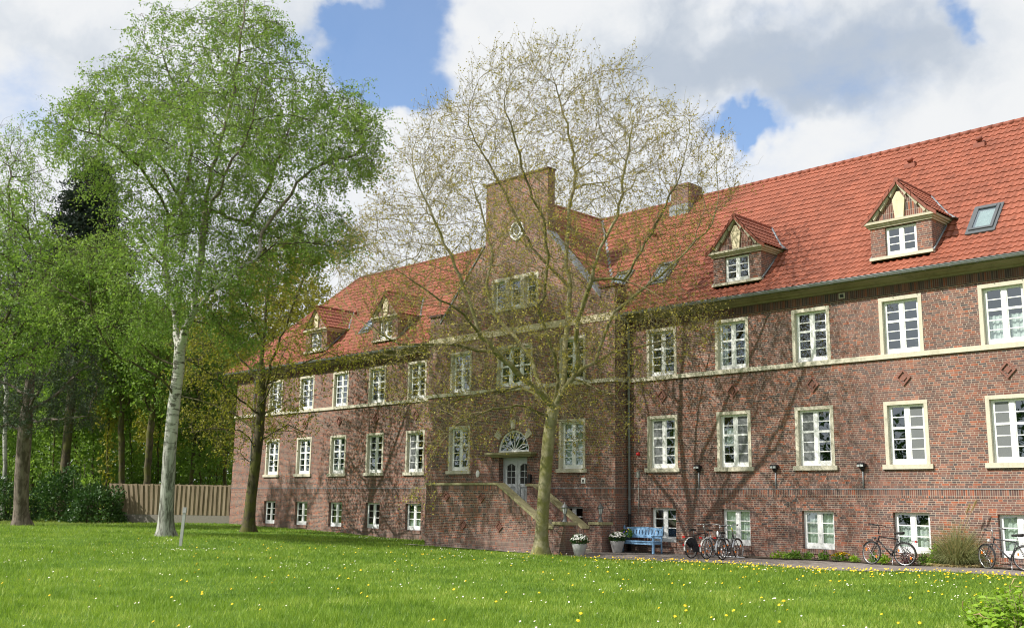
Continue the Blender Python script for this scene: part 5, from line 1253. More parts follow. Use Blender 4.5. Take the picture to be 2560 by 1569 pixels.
# --- the nearly bare tree before the entrance, its buds just bursting
def bare_tree():
    r_ = np.random.default_rng(21); d0 = 36.6
    base = at_depth(1352, 1388, d0); base[2] = gz(base[0], base[1])-.05
    sk = Skel()
    tr = limb([(1352, 1388), (1356, 1290), (1364, 1180), (1372, 1090), (1384, 1015)], d0); tr[0] = base
    sk.path(tr, step=.3)
    fk = len(sk.P)-1
    for pts, at in (
        ([(1330, 962, -.6), (1290, 928, -1.0), (1240, 880, -1.3), (1203, 842, -1.6), (1160, 785, -2.2), (1080, 735, -3.0), (985, 672, -3.6)], fk),
        ([(1345, 950, .3), (1322, 885, .8), (1285, 838, 1.2), (1232, 780, 1.5), (1216, 715, 1.8), (1232, 640, 2.0), (1212, 560, 2.4), (1185, 470, 2.8)], fk),
        ([(1396, 950, -.2), (1388, 890, -.4), (1368, 840, -.6), (1350, 785, -.8), (1362, 715, -1.0), (1372, 640, -1.1), (1362, 560, -1.3), (1325, 470, -1.6), (1290, 360, -1.8), (1260, 250, -2)], fk),
        ([(1410, 955, .4), (1412, 880, .8), (1420, 800, 1.2), (1425, 720, 1.4), (1415, 640, 1.5), (1422, 540, 1.7), (1440, 430, 1.8), (1420, 310, 2.0), (1385, 200, 2.0)], fk),
        ([(1432, 945, -.3), (1446, 905, -.6), (1440, 850, -.9), (1452, 780, -1.3), (1480, 700, -1.8), (1500, 620, -2.0), (1545, 540, -2.3), (1560, 430, -2.5), (1580, 320, -2.7)], fk),
        ([(1440, 936, .3), (1488, 906, .6), (1530, 880, .9), (1600, 866, 1.2), (1690, 845, 1.4), (1760, 838, 1.6)], fk)):
        ids = sk.path(pts_ := limb(pts, d0), at, step=.33, wob=.035, r_=r_)
    def br(pts, pxs): sk.path(limb(pts, d0), sk.nearest(at_depth(*pxs)), step=.33, wob=.03, r_=r_)
    br([(1510, 840, .4), (1535, 780, .2), (1600, 728, 0), (1650, 690, -.2), (1720, 624, -.4), (1780, 560, -.6)], (1492, 905, d0+.6))
    br([(1290, 1012, -.8), (1210, 1030, -1.6), (1140, 1060, -2.3), (1090, 1120, -2.7), (1062, 1210, -2.8)], (1380, 1030, d0))
    br([(1300, 965, 1.2), (1200, 985, 2.0), (1110, 1010, 2.6), (1050, 1050, 3.0)], (1384, 1015, d0))
    br([(1480, 965, -1.0), (1540, 985, -1.6), (1570, 1060, -1.9)], (1432, 945, d0-.3))
    br([(1440, 1060, -.8), (1480, 1120, -1.4)], (1380, 1030, d0))
    br([(1150, 690, -1.5), (1090, 560, -1.6), (1040, 450, -1.6)], (1203, 842, d0-1.6))
    br([(1120, 860, -2.4), (1000, 860, -3.0), (900, 800, -3.3)], (1240, 880, d0-1.3))
    br([(1560, 700, -2), (1640, 560, -2.2), (1700, 440, -2.3)], (1480, 700, d0-1.8))
    br([(1330, 620, 1.4), (1270, 500, 1.5), (1180, 330, 1.6)], (1425, 720, d0+1.4))
    poly = [(1060, 1235), (1100, 1150), (1040, 1060), (960, 960), (880, 870), (835, 770), (850, 650), (900, 520), (985, 400), (1090, 275), (1200, 165), (1250, 105), (1330, 95), (1410, 120), (1480, 165), (1590, 150), (1610, 240), (1700, 280), (1790, 330), (1850, 400), (1840, 520), (1770, 620), (1740, 700), (1800, 800), (1790, 870), (1680, 900), (1610, 960), (1580, 1070), (1500, 1100), (1440, 1120), (1400, 1040), (1330, 1060), (1200, 1120), (1130, 1190)]
    att = clumps(crown_points(poly, d0, 9000, r_, .92), 2.2, .66, r_)
    pp = CAM+0*att; c = at_depth(1380, 760, d0); att = att[(np.linalg.norm(att-c, axis=1) > 1.2)]
    colonise(sk, att, .26, .36, 3.2, 150, r_, (0, 0, .14), .17, frozen=len(tr)+6, ctr=at_depth(1390, 1010, d0), bias=.40)
    return make_tree('bare_tree', 'tall spreading tree with bare branches and sparse yellow buds before the entrance stairs', 'tree', base, sk, .225, .0055, M['bk_plane'], M['bk_twig'], M['lb_plane'], r_,
                     tw=dict(n=2, L=.74, droop=lambda P: np.interp(P[:, 2], [3, 6, 9, 13], [.18, .08, -.10, -.22]), spread=.34, rad=.0052, n2=1, p2=.36, L2=.26, droop2=-.05, spread2=.55, both=True), lf=dict(n=3, size=.070, sc=.025, pw=.40, hang=.1, aspect=.55, keep=.8), thin=.045, tipmax=.011, fork=fk, taper=1.05, ex=.80, limb_m=M['bk_limb'], limb_r=.112)
bare_tree()
def birch():
    r_ = np.random.default_rng(5); q = on_ground(412, 1340); d0 = float((q-CAM)@FWD); base = q-np.array([0, 0, .1])
    sk = Skel(); tr = limb([(412, 1340), (418, 1240), (424, 1130), (430, 1060), (436, 1000), (447, 920), (449, 868)], d0); tr[0] = base
    sk.path(tr, step=.4); fk = len(sk.P)-1
    L = lambda pts, at, w=.05: sk.path(limb(pts, d0), at, step=.4, wob=w, r_=r_)
    N_ = lambda a, b_, w: sk.nearest(at_depth(a, b_, d0+w))
    L([(440, 815, .4), (428, 750, .6), (413, 680, .8), (412, 600, 1.0), (424, 545, 1.1), (455, 500, 1.3), (467, 455, 1.4), (480, 380, 1.6), (470, 290, 1.8), (430, 200, 2.0), (400, 120, 2.1)], fk)
    L([(474, 800, -.3), (485, 740, -.5), (496, 680, -.7), (508, 590, -.9), (514, 520, -1.0), (526, 450, -1.1), (555, 340, -1.3), (580, 250, -1.4), (600, 130, -1.5), (610, 20, -1.5)], fk)
    L([(540, 720, -1.2), (588, 680, -1.6), (642, 648, -2.0), (690, 608, -2.3), (745, 606, -2.6), (800, 610, -2.9), (870, 630, -3.2)], N_(480, 775, -.4))
    L([(655, 580, -1.4), (700, 520, -1.2), (728, 488, -1.0), (762, 440, -.8), (830, 400, -.6), (900, 380, -.5)], N_(642, 648, -2))
    L([(620, 560, 1.2), (680, 450, 1.6), (720, 330, 1.9), (740, 230, 2.0)], N_(514, 520, -1))
    L([(400, 490, .6), (368, 445, .2), (298, 372, -.4), (250, 338, -.8), (180, 320, -1.2)], N_(424, 545, 1.1))
    L([(330, 560, 2.2), (260, 500, 2.8), (190, 430, 3.2)], N_(413, 680, .8))
    L([(405, 948, -.6), (352, 918, -1.0), (302, 896, -1.3), (272, 868, -1.5), (248, 825, -1.7), (228, 760, -1.9), (220, 690, -2.1)], N_(436, 1000, 0))
    L([(385, 890, .8), (340, 850, 1.3), (270, 800, 1.8)], N_(447, 920, 0))
    L([(540, 820, 1.0), (600, 850, 1.8), (640, 900, 2.2)], N_(474, 800, -.3))
    L([(560, 440, -2.4), (620, 330, -3.0), (660, 200, -3.2)], N_(508, 590, -.9))
    L([(380, 380, 2.6), (330, 270, 3.2), (300, 180, 3.4)], N_(455, 500, 1.3))
    poly = [(90, 700), (200, 610), (290, 560), (250, 440), (190, 400), (95, 375), (115, 290), (180, 225), (320, 140), (350, 50), (395, 5), (450, 25), (520, 45), (560, -40), (640, -40), (700, 40), (760, 95), (800, 160), (812, 205), (900, 240), (945, 290), (968, 385), (940, 430), (870, 450), (860, 520), (910, 590), (880, 640), (800, 640), (730, 690), (660, 760), (640, 880), (560, 860), (500, 790), (430, 800), (340, 860), (250, 850), (170, 830), (60, 760)]
    att = clumps(crown_points(poly, d0, 7600, r_, .85), 4.0, .62, r_)
    colonise(sk, att, .34, .46, 3.6, 130, r_, (0, 0, .04), .20, frozen=len(tr)+8, ctr=at_depth(449, 900, d0), bias=.25)
    return make_tree('birch_tree', 'big birch with pale fissured trunk and airy light green crown, tallest on the lawn', 'tree', base, sk, .215, .0072, M['bk_birch'], M['bk_dtwig'], M['lb_birch'], r_,
                     tw=dict(n=3, L=.62, droop=.25, spread=.75, rad=.0055, n2=1, p2=.58, L2=.42, droop2=.45, spread2=.8), lf=dict(n=10, size=.088, sc=.06, pw=.8, hang=.6), thin=.055, tipmax=.02, fork=fk, taper=1.4, ex=.92, limb_m=M['bk_dark'], limb_r=.095)
birch()
def young_maple():
    r_ = np.random.default_rng(31); q = on_ground(619, 1329); d0 = float((q-CAM)@FWD); base = q-np.array([0, 0, .1])
    sk = Skel(); tr = limb([(619, 1329), (628, 1240), (640, 1150), (648, 1080), (655, 990), (652, 920)], d0); tr[0] = base
    sk.path(tr, step=.4); fk = len(sk.P)-1
    L = lambda pts, at, w=.05: sk.path(limb(pts, d0), at, step=.4, wob=w, r_=r_)
    N_ = lambda a, b_, w=0: sk.nearest(at_depth(a, b_, d0+w))
    L([(658, 860, .3), (664, 780, .5), (672, 690, .6), (690, 600, .7)], fk); L([(676, 930, -.4), (690, 880, -.6), (720, 800, -.9), (750, 720, -1.2), (780, 650, -1.4)], N_(655, 990))
    for pts, a in (([(600, 1075, -.6), (540, 1070, -1.0), (480, 1080, -1.4)], (644, 1120)), ([(580, 1030, .6), (500, 1000, 1.2), (440, 985, 1.6)], (648, 1080)), ([(600, 1000, -1), (520, 930, -1.8), (450, 880, -2.2)], (652, 1040)), ([(720, 1060, -.8), (770, 1085, -1.2)], (646, 1100)),
                   ([(720, 1000, .6), (800, 985, 1.0)], (652, 1040)), ([(590, 880, 1), (520, 790, 1.6), (480, 720, 1.9)], (655, 960)), ([(740, 920, 1.1), (820, 880, 1.8), (880, 900, 2.0)], (655, 970)), ([(600, 1130, .4), (570, 1150, .6)], (638, 1165)), ([(620, 780, -1.2), (590, 680, -1.6), (610, 600, -1.8)], (658, 860)), ([(650, 1010, -2.0), (680, 960, -3.2), (700, 900, -3.8)], (655, 1000))):
        L(pts, N_(*a))
    poly = [(575, 1160), (500, 1110), (430, 1060), (420, 940), (450, 830), (500, 740), (560, 660), (640, 580), (720, 545), (800, 570), (850, 640), (840, 740), (800, 800), (860, 870), (930, 905), (860, 930), (790, 960), (800, 1030), (760, 1100), (690, 1120), (640, 1110), (610, 1170)]
    att = clumps(crown_points(poly, d0, 3600, r_, .9), 2.8, .66, r_)
    colonise(sk, att, .36, .55, 3.6, 110, r_, (0, 0, .06), .18, frozen=len(tr)-4)
    return make_tree('young_maple', 'mossy trunked tree with small yellow green leaves close before the left wing', 'tree', base, sk, .20, .009, M['bk_dark'], M['bk_dtwig'], M['lb_maple'], r_,
                     tw=dict(n=2, L=.55, droop=.02, spread=.7, rad=.0065, n2=1, p2=.8, L2=.35, spread2=.8), lf=dict(n=4, size=.10, sc=.05, pw=.6, hang=.2), thin=.05, tipmax=.018, fork=fk, taper=1.45)
young_maple()
def pine():
    r_ = np.random.default_rng(41); q = on_ground(52, 1312); d0 = float((q-CAM)@FWD); base = q-np.array([0, 0, .1])
    sk = Skel(); tr = limb([(52, 1312), (54, 1200), (62, 1080), (74, 960), (82, 860), (90, 740), (96, 640)], d0); tr[0] = base
    sk.path(tr, step=.45); fk = len(sk.P)-1
    L = lambda pts, at: sk.path(limb(pts, d0), at, step=.4, wob=.05, r_=r_)
    N_ = lambda a, b_, w=0: sk.nearest(at_depth(a, b_, d0+w))
    for pts, a in (([(95, 985, -.5), (125, 930, -1.0), (138, 870, -1.4)], (68, 1030)), ([(120, 1000, .4), (165, 960, .9), (200, 925, 1.3)], (68, 1030)), ([(130, 1048, -.8), (220, 1040, -1.5)], (66, 1045)), ([(20, 960, .5), (-40, 940, 1.0)], (72, 980)), ([(20, 900, -1), (-50, 860, -1.6)], (80, 880)),
                   ([(140, 850, 1.2), (200, 800, 2)], (84, 850)), ([(40, 800, 1.2), (-20, 760, 2)], (86, 800)), ([(20, 1060, .6), (-40, 1080, .8)], (62, 1080)), ([(150, 700, -1), (210, 640, -1.6)], (94, 700))): L(pts, N_(*a))
    att = np.concatenate([crown_points([(-80, 1110), (-80, 780), (40, 760), (150, 800), (260, 880), (280, 960), (240, 1070), (150, 1090), (60, 1060)], d0, 900, r_, .8), crown_points([(-60, 760), (-20, 620), (90, 560), (190, 640), (210, 720), (150, 780)], d0, 500, r_, .8)])
    colonise(sk, att, .40, .7, 3.6, 80, r_, (0, 0, -.02), .2, frozen=len(tr)-2)
    return make_tree('pine_tree', 'old pine with red brown plated trunk and thin grey needles at the lawn edge', 'tree', base, sk, .36, .014, M['bk_pine'], M['bk_dtwig'], M['lb_pine'], r_,
                     tw=dict(n=3, L=.45, droop=-.05, spread=.8, rad=.008, n2=1, p2=.7, L2=.3), lf=dict(n=12, size=.15, sc=.06, pw=.6, hang=-.3, aspect=.22), thin=.05, tipmax=.03)
pine()
def spruce(name, label, px, py, d0, ytop, halfw, seed, mt, group=None, low=.5):
    r_ = np.random.default_rng(seed); base = at_depth(px, py, d0); base[2] = gz(base[0], base[1])-.1; top = at_depth(px, ytop, d0); H = top[2]-base[2]
    sk = Skel(); sk.path([base, base+np.array([0, 0, H])], step=.5)
    n0 = len(sk.P)
    for k in range(300):
        h = H*(low+(.98-low)*r_.random()); i = min(int(h/.5), n0-1); a = r_.uniform(0, 2*math.pi); l = halfw*min(1.0, (1-h/H)*1.5)**.75*(.7+.4*r_.random())+.25
        d = np.array([math.cos(a), math.sin(a), .12]); p = sk.P[i].copy(); ids = i
        for s_ in range(max(2, int(l/.45))): d = d+np.array([0, 0, -.06]); p = p+d*.45; ids = sk.add(p+r_.normal(0, .04, 3), ids)
    return make_tree(name, label, 'tree', base, sk, .28, .02, M['bk_dark'], M['bk_dtwig'], mt, r_, tw=dict(n=4, L=.6, droop=.12, spread=.7, rad=.01), lf=dict(n=14, size=.25, sc=.09, pw=.8, hang=.4, aspect=.3), thin=.06, tipmax=.2, group=group)
spruce('spruce_tree', 'very dark conifer rising behind the birch, top just above the bright leaves', 150, 1290, 66, 340, 5.6, 51, M['lb_spruce'])
# --- bright leaved trees at the left edge, and the wood beyond the fence
def leafy(name, label, px, py, d0, poly, seed, leaf, rb=.22, n=800, lf=dict(), tw=dict(), lean=0, group=None, bark_='bk_dark', stems=1, fork=.35, ground_z=None):
    r_ = np.random.default_rng(seed); base = at_depth(px, py, d0); base[2] = (gz(base[0], base[1]) if ground_z is None else ground_z)-.1
    poly = np.array(poly, float); cx, cy = poly.mean(0); sk = Skel()
    yb = poly[:, 1].max(); yt = poly[:, 1].min()
    y1 = yb+(yt-yb)*.25
    tr = [base]+limb([(px+(cx-px)*.3, (py+y1)/2), (px+(cx-px)*.7, y1), (cx, y1+(yt-y1)*.4)], d0); sk.path(tr, step=.5, wob=.04, r_=r_)
    for k in range(4):
        a = sk.nearest(at_depth(px+(cx-px)*.5, y1+(py-y1)*fork*(.4+.4*k/3), d0)); e = crown_points(poly, d0, 1, r_, .8)[0]; sk.path([sk.P[a]*.6+e*.4+np.array([0, 0, .3]), e], a, step=.5, wob=.05, r_=r_)
    att = crown_points(poly, d0, n, r_, .85)
    colonise(sk, att, .5, .8, 4.5, 70, r_, (0, 0, .05), .2, frozen=5)
    L_ = dict(n=6, size=.19, sc=.10, pw=.7, hang=.3); L_.update(lf); T_ = dict(n=2, L=.6, droop=.08, spread=.8, rad=.009); T_.update(tw)
    return make_tree(name, label, 'tree', base, sk, rb, .015, M[bark_], M['bk_dtwig'], M[leaf], r_, tw=T_, lf=L_, thin=.05, tipmax=.06, group=group)
leafy('weeping_birch', 'pale thin weeping birch half cut off by the photo edge, behind the pine', 10, 1300, 66, [(-90, 900), (-100, 500), (-40, 330), (30, 290), (90, 330), (130, 430), (120, 600), (60, 800)], 61, 'lb_birch', .14, 1300, dict(n=10, size=.12), dict(n=3, L=1.0, droop=.5, n2=1, p2=.5, L2=.6), bark_='bk_birch')
leafy('hornbeam_tree', 'bright fresh green leafy tree filling the left edge in front of the pine', -190, 1330, 44, [(-120, 900), (-120, 520), (-20, 440), (90, 480), (140, 570), (230, 590), (300, 640), (290, 760), (200, 850), (90, 930), (-40, 930)], 62, 'lb_birch', .12, 2600, dict(n=13, size=.11), dict(n=3, L=.6, droop=.2, n2=1, p2=.5, L2=.4))
WOODS = [
 # px, py, depth, polygon, leaf, seed, label
 (305, 1290, 66, [(200, 980), (190, 830), (240, 720), (330, 690), (400, 760), (410, 900), (370, 1010), (280, 1040)], 'lb_wood', 71, 'leaning wood edge tree with fresh leaves right behind the kinked fence end', 14),
 (362, 1290, 64, [(330, 1000), (300, 880), (330, 780), (420, 740), (480, 820), (480, 940), (430, 1040)], 'lb_wood', 72, 'forked wood edge tree standing in front of the fence, left of the birch', 16),
 (470, 1285, 68, [(420, 1160), (410, 1000), (440, 860), (510, 820), (580, 900), (585, 1060), (540, 1180)], 'lb_wood', 73, 'dense fresh green tree behind the fence, between birch and house corner', 10),
 (560, 1280, 72, [(500, 1120), (490, 950), (540, 820), (600, 800), (640, 900), (625, 1080), (580, 1180)], 'lb_maple', 74, 'yellow green tree just behind the house corner', 10),
 (200, 1290, 74, [(60, 1080), (60, 900), (130, 800), (230, 800), (290, 900), (280, 1060), (180, 1120)], 'lb_wood', 75, 'fresh green tree behind the dark hedge, nearest the pine', 10),
 (90, 1290, 78, [(-60, 1100), (-80, 900), (0, 800), (110, 800), (160, 920), (140, 1080), (40, 1130)], 'lb_wood', 76, 'fresh green tree behind the pine trunk at the photo edge', 10),
 (420, 1285, 82, [(330, 1130), (320, 950), (380, 780), (470, 720), (560, 780), (570, 980), (510, 1120)], 'lb_maple', 77, 'broad yellowish tree deep in the wood behind the birch trunk', 12),
 (300, 1285, 86, [(200, 1120), (180, 940), (250, 760), (340, 720), (430, 800), (430, 1000), (350, 1120)], 'lb_wood', 78, 'tall green tree deep in the wood, left of the birch', 12),
 (170, 1285, 90, [(40, 1100), (40, 900), (120, 740), (220, 720), (290, 820), (290, 1000), (200, 1120)], 'lb_wood', 79, 'tall green tree deep in the wood above the dark hedge', 12),
 (640, 1270, 84, [(560, 900), (560, 740), (620, 640), (720, 580), (810, 640), (820, 780), (760, 880), (660, 920)], 'lb_maple', 80, 'yellow budding tree showing above the left end of the roof', 12),
 (30, 1285, 94, [(-120, 1120), (-120, 880), (-40, 740), (60, 740), (120, 860), (120, 1060), (20, 1130)], 'lb_wood', 83, 'tall green tree deep in the wood at the left edge', 12),
 (520, 1282, 92, [(440, 1180), (430, 960), (480, 800), (560, 760), (620, 860), (620, 1080), (560, 1190)], 'lb_wood', 84, 'tall green tree deep in the wood, seen past the house corner', 12),
] + [(px, 1288, d0, [(px-40+s, 1060), (px-50+s, 900), (px-10+s, 800), (px+40+s, 820), (px+55+s, 940), (px+30+s, 1060)], leaf, 400+k, lab, 4.2) for k, (px, d0, s, leaf, lab) in enumerate((
 (130, 70, 10, 'lb_wood', 'thin sapling behind the pine, nearest its trunk'), (235, 72, -10, 'lb_wood', 'thin sapling rising from the middle of the dark hedge'), (265, 69, 5, 'lb_maple', 'thin yellowish sapling at the right end of the hedge'), (330, 74, -12, 'lb_wood', 'thin sapling between the leaning tree and the forked tree'),
 (392, 73, 8, 'lb_wood', 'thin sapling just left of the birch trunk, behind the fence'), (500, 70, -8, 'lb_wood', 'thin sapling right of the birch trunk, behind the fence'), (540, 75, 6, 'lb_maple', 'thin yellowish sapling beside the house corner')))]
for (px, py, d0, poly, leaf, seed, lab, rb) in WOODS:
    leafy('wood_tree', lab, px, py, d0, poly, seed, leaf, rb/75, 760, dict(n=13, size=.21, sc=.16), dict(n=3, L=.8), group='trees of the wood behind the fence', ground_z=.5)
# saplings and undergrowth between the trunks
def thicket(name, label, px0, px1, py, d0, h, n, seed, leaf, size, cat='shrub', group=None, base_z=None, depth=1.6):
    r_ = np.random.default_rng(seed); a, b_ = at_depth(px0, py, d0), at_depth(px1, py, d0); c = (a+b_)/2; w = np.linalg.norm(b_-a)/2; z0 = gz(c[0], c[1]) if base_z is None else base_z
    t = thing(name, label, cat, (c[0], c[1], z0), math.atan2(b_[1]-a[1], b_[0]-a[0]), group)
    v = r_.normal(size=(n, 3)); v /= np.linalg.norm(v, axis=1)[:, None]; v[:, 2] = abs(v[:, 2])
    lump = 1+.22*np.sin(v[:, 0]*7+seed)*np.cos(v[:, 1]*6+seed*2)+.14*np.sin(v[:, 2]*11+seed)
    rad = (.62+.38*r_.random(n)**.5)*lump; p = v*rad[:, None]*np.array([w, depth, h])
    np_mesh('foliage', leaf_quads(p, size*(.6+.8*r_.random(n)), r_, v+np.array([0, 0, .3]), .6, .9), 4, M[leaf], t)
    k = 14; e = r_.normal(size=(k, 3)); e[:, 2] = abs(e[:, 2])+.6; e /= np.linalg.norm(e, axis=1)[:, None]
    mb = MB()
    for q in range(k): o_ = np.array([r_.uniform(-.5, .5)*w, r_.uniform(-.3, .3), 0]); mb.tube([o_, o_*.8+e[q]*np.array([w*.5, depth*.5, h*.5]), o_*.6+e[q]*np.array([w, depth, h])*.9], [.04, .028, .012], 5)
    mb.build('stems', M['bk_dtwig'], t)
    return t
HED = 'dark evergreen shrubs at the wood edge'
thicket('evergreen_shrub', 'dark evergreen shrub nearest the leaning fence, lowest of the hedge', 175, 310, 1296, 61, 2.3, 4200, 1, 'lb_dark', .17, group=HED)
thicket('evergreen_shrub', 'dark evergreen shrub in the middle of the hedge, tallest of them', 70, 235, 1300, 62.5, 3.1, 5200, 2, 'lb_dark', .17, group=HED)
thicket('evergreen_shrub', 'dark evergreen shrub left of the pine trunk at the photo edge', -110, 70, 1300, 61.5, 2.5, 3600, 3, 'lb_dark', .17, group=HED)
UG = 'leafy undergrowth of the wood'
for k, (a, b_, d, h, n, leaf, lab) in enumerate(((130, 330, 71, 5.2, 3600, 'lb_wood', 'bright green sapling thicket rising above the dark shrubs right of the pine'), (300, 460, 74, 5.0, 3600, 'lb_wood', 'green sapling thicket behind the fence, left of the birch trunk'), (430, 610, 75, 5.6, 4200, 'lb_wood', 'green sapling thicket behind the fence between birch and house'),
                                                 (-90, 180, 76, 5.4, 4200, 'lb_wood', 'green sapling thicket behind the pine trunk'))):
    thicket('sapling_thicket', lab, a, b_, 1290, d, h, n, 10+k, leaf, .26, group=UG, base_z=.4, depth=2.4)
# the far wood that closes the view, one mass
r_ = np.random.default_rng(90); n = 42000
az = r_.uniform(0, 1, n); X_ = at_depth(-260, 1270, 104); Y_ = at_depth(640, 1270, 104)
p = X_[None]+(Y_-X_)[None]*az[:, None]; p[:, 2] = .4+(r_.random(n)**.8)*(12.5+2.5*np.sin(az*23)+1.5*np.sin(az*61+1)); p += r_.normal(0, 1, (n, 3))*np.array([3.2, 3.2, .6])
tag(np_mesh('far_woodland', leaf_quads(p, .5*(.6+.8*r_.random(n)), r_, None, .6), 4, M['lb_wood']), kind='stuff')

# woodland far off on the left hand side of the lawn, behind the onlooker: what the ground floor panes mirror
n = 20000; u = r_.random(n); p = np.array([-150.0, -38, 0])[None]+(np.array([-22.0, -104, 0])-np.array([-150.0, -38, 0]))[None]*u[:, None]; p[:, 2] = .3+(r_.random(n)**.85)*(13+3*np.sin(u*31)+2*np.sin(u*67+1)); p += r_.normal(0, 1, (n, 3))*np.array([2.5, 2.5, .5])
tag(np_mesh('far_woodland', leaf_quads(p, .75*(.6+.8*r_.random(n)), r_, None, .6), 4, M['lb_dark']), kind='stuff')  # backlit shade of these trees is painted in by the dark leaf colour
# ------------------------------------------------------------------ plants in the bed
def strips(p, d, L, wid, r_, droop, seg=4):
    """arching flat blades: base p, heading d, length L"""
    n = len(p); pts = [p]; d = d/(np.linalg.norm(d, axis=1)[:, None]+1e-9); side = np.cross(d, r_.normal(size=(n, 3))); side[:, 2] *= .3; side /= np.linalg.norm(side, axis=1)[:, None]+1e-9
    for k in range(seg):
        d = d+np.array([0, 0, -1.0])*droop[:, None]*(k+.5)/seg; d /= np.linalg.norm(d, axis=1)[:, None]; pts.append(pts[-1]+d*(L/seg)[:, None])
    pts = np.stack(pts, 1); w = (np.linspace(1, .12, seg+1)[None]*wid[:, None])[..., None]*side[:, None]
    V = np.stack([pts-w, pts+w], 2).reshape(-1, 3); b_ = (np.arange(n)*(seg+1)*2)[:, None]; i = np.arange(seg)[None]*2
    return V, np.stack([b_+i, b_+i+1, b_+i+3, b_+i+2], -1).reshape(-1, 4), pts
def bed_z(x, y): return gz(x, y)+.05
r_ = np.random.default_rng(77)
q = at_Y(2392, 1405, -.50); cx, cy = q[0], -.48
t = thing('pampas_clump', 'big arching clump of grey green pampas grass with two dry plumes between the bicycles', 'grass clump', (cx, cy, bed_z(cx, cy)))
n = 1500; a = r_.uniform(0, 2*math.pi, n); out = r_.random(n)**.7
p = np.stack([np.cos(a)*out*.30, np.sin(a)*out*.20, np.zeros(n)], 1); d = np.stack([np.cos(a)*out*.9, np.sin(a)*out*.55, 1.0-out*.35], 1)+r_.normal(0, .12, (n, 3))
V, Fc, _ = strips(p, d, r_.uniform(.7, 1.45, n), r_.uniform(.005, .010, n), r_, .25+.65*out); np_mesh('blades', V, 4, M['lb_pampas'], t, faces=Fc)
n = 420; a = r_.uniform(0, 2*math.pi, n); p = np.stack([np.cos(a)*.25*r_.random(n), np.sin(a)*.2*r_.random(n), np.zeros(n)], 1); d = np.stack([np.cos(a)*.35, np.sin(a)*.3, np.ones(n)], 1)+r_.normal(0, .18, (n, 3))
V, Fc, _ = strips(p, d, r_.uniform(.6, 1.35, n), r_.uniform(.004, .007, n), r_, r_.uniform(.05, .5, n))
n2 = 380; a2 = r_.uniform(0, 6.28, n2); p2 = np.stack([np.cos(a2)*.55, np.sin(a2)*.35, .02+0*a2], 1)+r_.normal(0, .1, (n2, 3))*np.array([1, 1, .1]); V2, F2, _ = strips(p2, np.stack([np.cos(a2), np.sin(a2), .1+0*a2], 1)+r_.normal(0, .4, (n2, 3))*np.array([1, 1, .3]), r_.uniform(.2, .5, n2), np.full(n2, .006), r_, np.full(n2, .4))
V, Fc = joinVF((V, Fc), (V2, F2)); np_mesh('dry_stems', V, 4, M['straw'], t, faces=Fc)
for (px_, py_, lx) in ((2424, 1262, .0), (2440, 1252, .06)):
    e = at_Y(px_, py_, cy)-np.array([cx, cy, bed_z(cx, cy)]); mb = MB(); b0 = np.array([lx-.05, 0, .3]); mid = (b0+e)/2+np.array([-.02, 0, .1]); low = e+(mid-e)*.42
    mb.tube([b0, mid, low, e], [.008, .006, .005, .002], 5)
    pl = mb.build('plume', M['straw'], t)
    m_ = 170; u = r_.random(m_); pp = low[None]+(e-low)[None]*u[:, None]; V, Fc, _ = strips(pp, (e-low)[None]+r_.normal(0, .10, (m_, 3)), r_.uniform(.05, .12, m_), np.full(m_, .006), r_, np.full(m_, .2), 2); np_mesh('plume_tuft', V, 4, M['straw'], pl, faces=Fc)
def small_plant(name, label, x, y, h, rad, n, leaf, size, seed, group='small plants in the bed along the wall', flowers=None):
    r_ = np.random.default_rng(seed); t = thing(name, label, 'plant', (x, y, bed_z(x, y)), r_.uniform(0, 6), group)
    v = r_.normal(size=(n, 3)); v[:, 2] = abs(v[:, 2]); v /= np.linalg.norm(v, axis=1)[:, None]; p = v*(r_.random(n)**.5)[:, None]*np.array([rad, rad*.7, h])
    np_mesh('leaves', leaf_quads(p, size*(.6+.8*r_.random(n)), r_, v, .55, .8), 4, M[leaf], t)
    if flowers:
        f = MB()
        for k in range(flowers[0]):
            a = r_.uniform(0, 6.28); rr = rad*math.sqrt(r_.random()); z = h*(1.0-.5*(rr/rad)**2)+.02; blossom(f, (rr*math.cos(a), rr*.7*math.sin(a), z), flowers[1], (r_.normal(0, .3), r_.normal(-.3, .3), 1))
        f.build('blossoms', M[flowers[2]], t)
    return t
BED = [(1950, 'pale green low bed plant, leftmost of the row under the wall', .22, .36, 220, 'lb_bush', .08, None), (1990, 'bright green spreading bed plant, second from the left end of the row', .24, .36, 240, 'lb_bed', .09, None), (2022, 'feathery green bed plant under the third basement window', .26, .26, 200, 'lb_bed', .07, None),
       (2062, 'narrow leaved bed plant just left of the yellow flowers', .27, .22, 170, 'lb_bed', .08, None), (2105, 'clump of bright yellow spring flowers in the bed by the black bicycle', .24, .36, 220, 'lb_bed', .08, (85, .034, 'yellow')),
       (2138, 'light green bed plant right of the yellow flowers', .18, .22, 140, 'lb_bush', .08, None), (2184, 'dark green tuft seen through the front wheel of the black bicycle', .32, .20, 200, 'lb_bed', .08, None), (2212, 'broad light green leaves under the frame of the black bicycle', .24, .22, 120, 'lb_bush', .10, None),
       (2272, 'dark purple leaved bush seen through the rear wheel of the black bicycle', .40, .30, 330, 'lb_purple', .06, None), (2310, 'grey green bed plant right of the black bicycle', .36, .22, 180, 'lb_bed', .07, None), (2338, 'large pale green leaves touching the pampas grass', .62, .25, 150, 'lb_bush', .13, None)]
for k, (px_, lab, h, rad, n, leaf, sz, fl) in enumerate(BED):
    q = at_Y(px_, 1396, -.36); small_plant('bed_plant' if not fl else 'yellow_flower_clump', lab, q[0], -.36-.08*(k % 2), h, rad, n, leaf, sz, 200+k, flowers=fl)

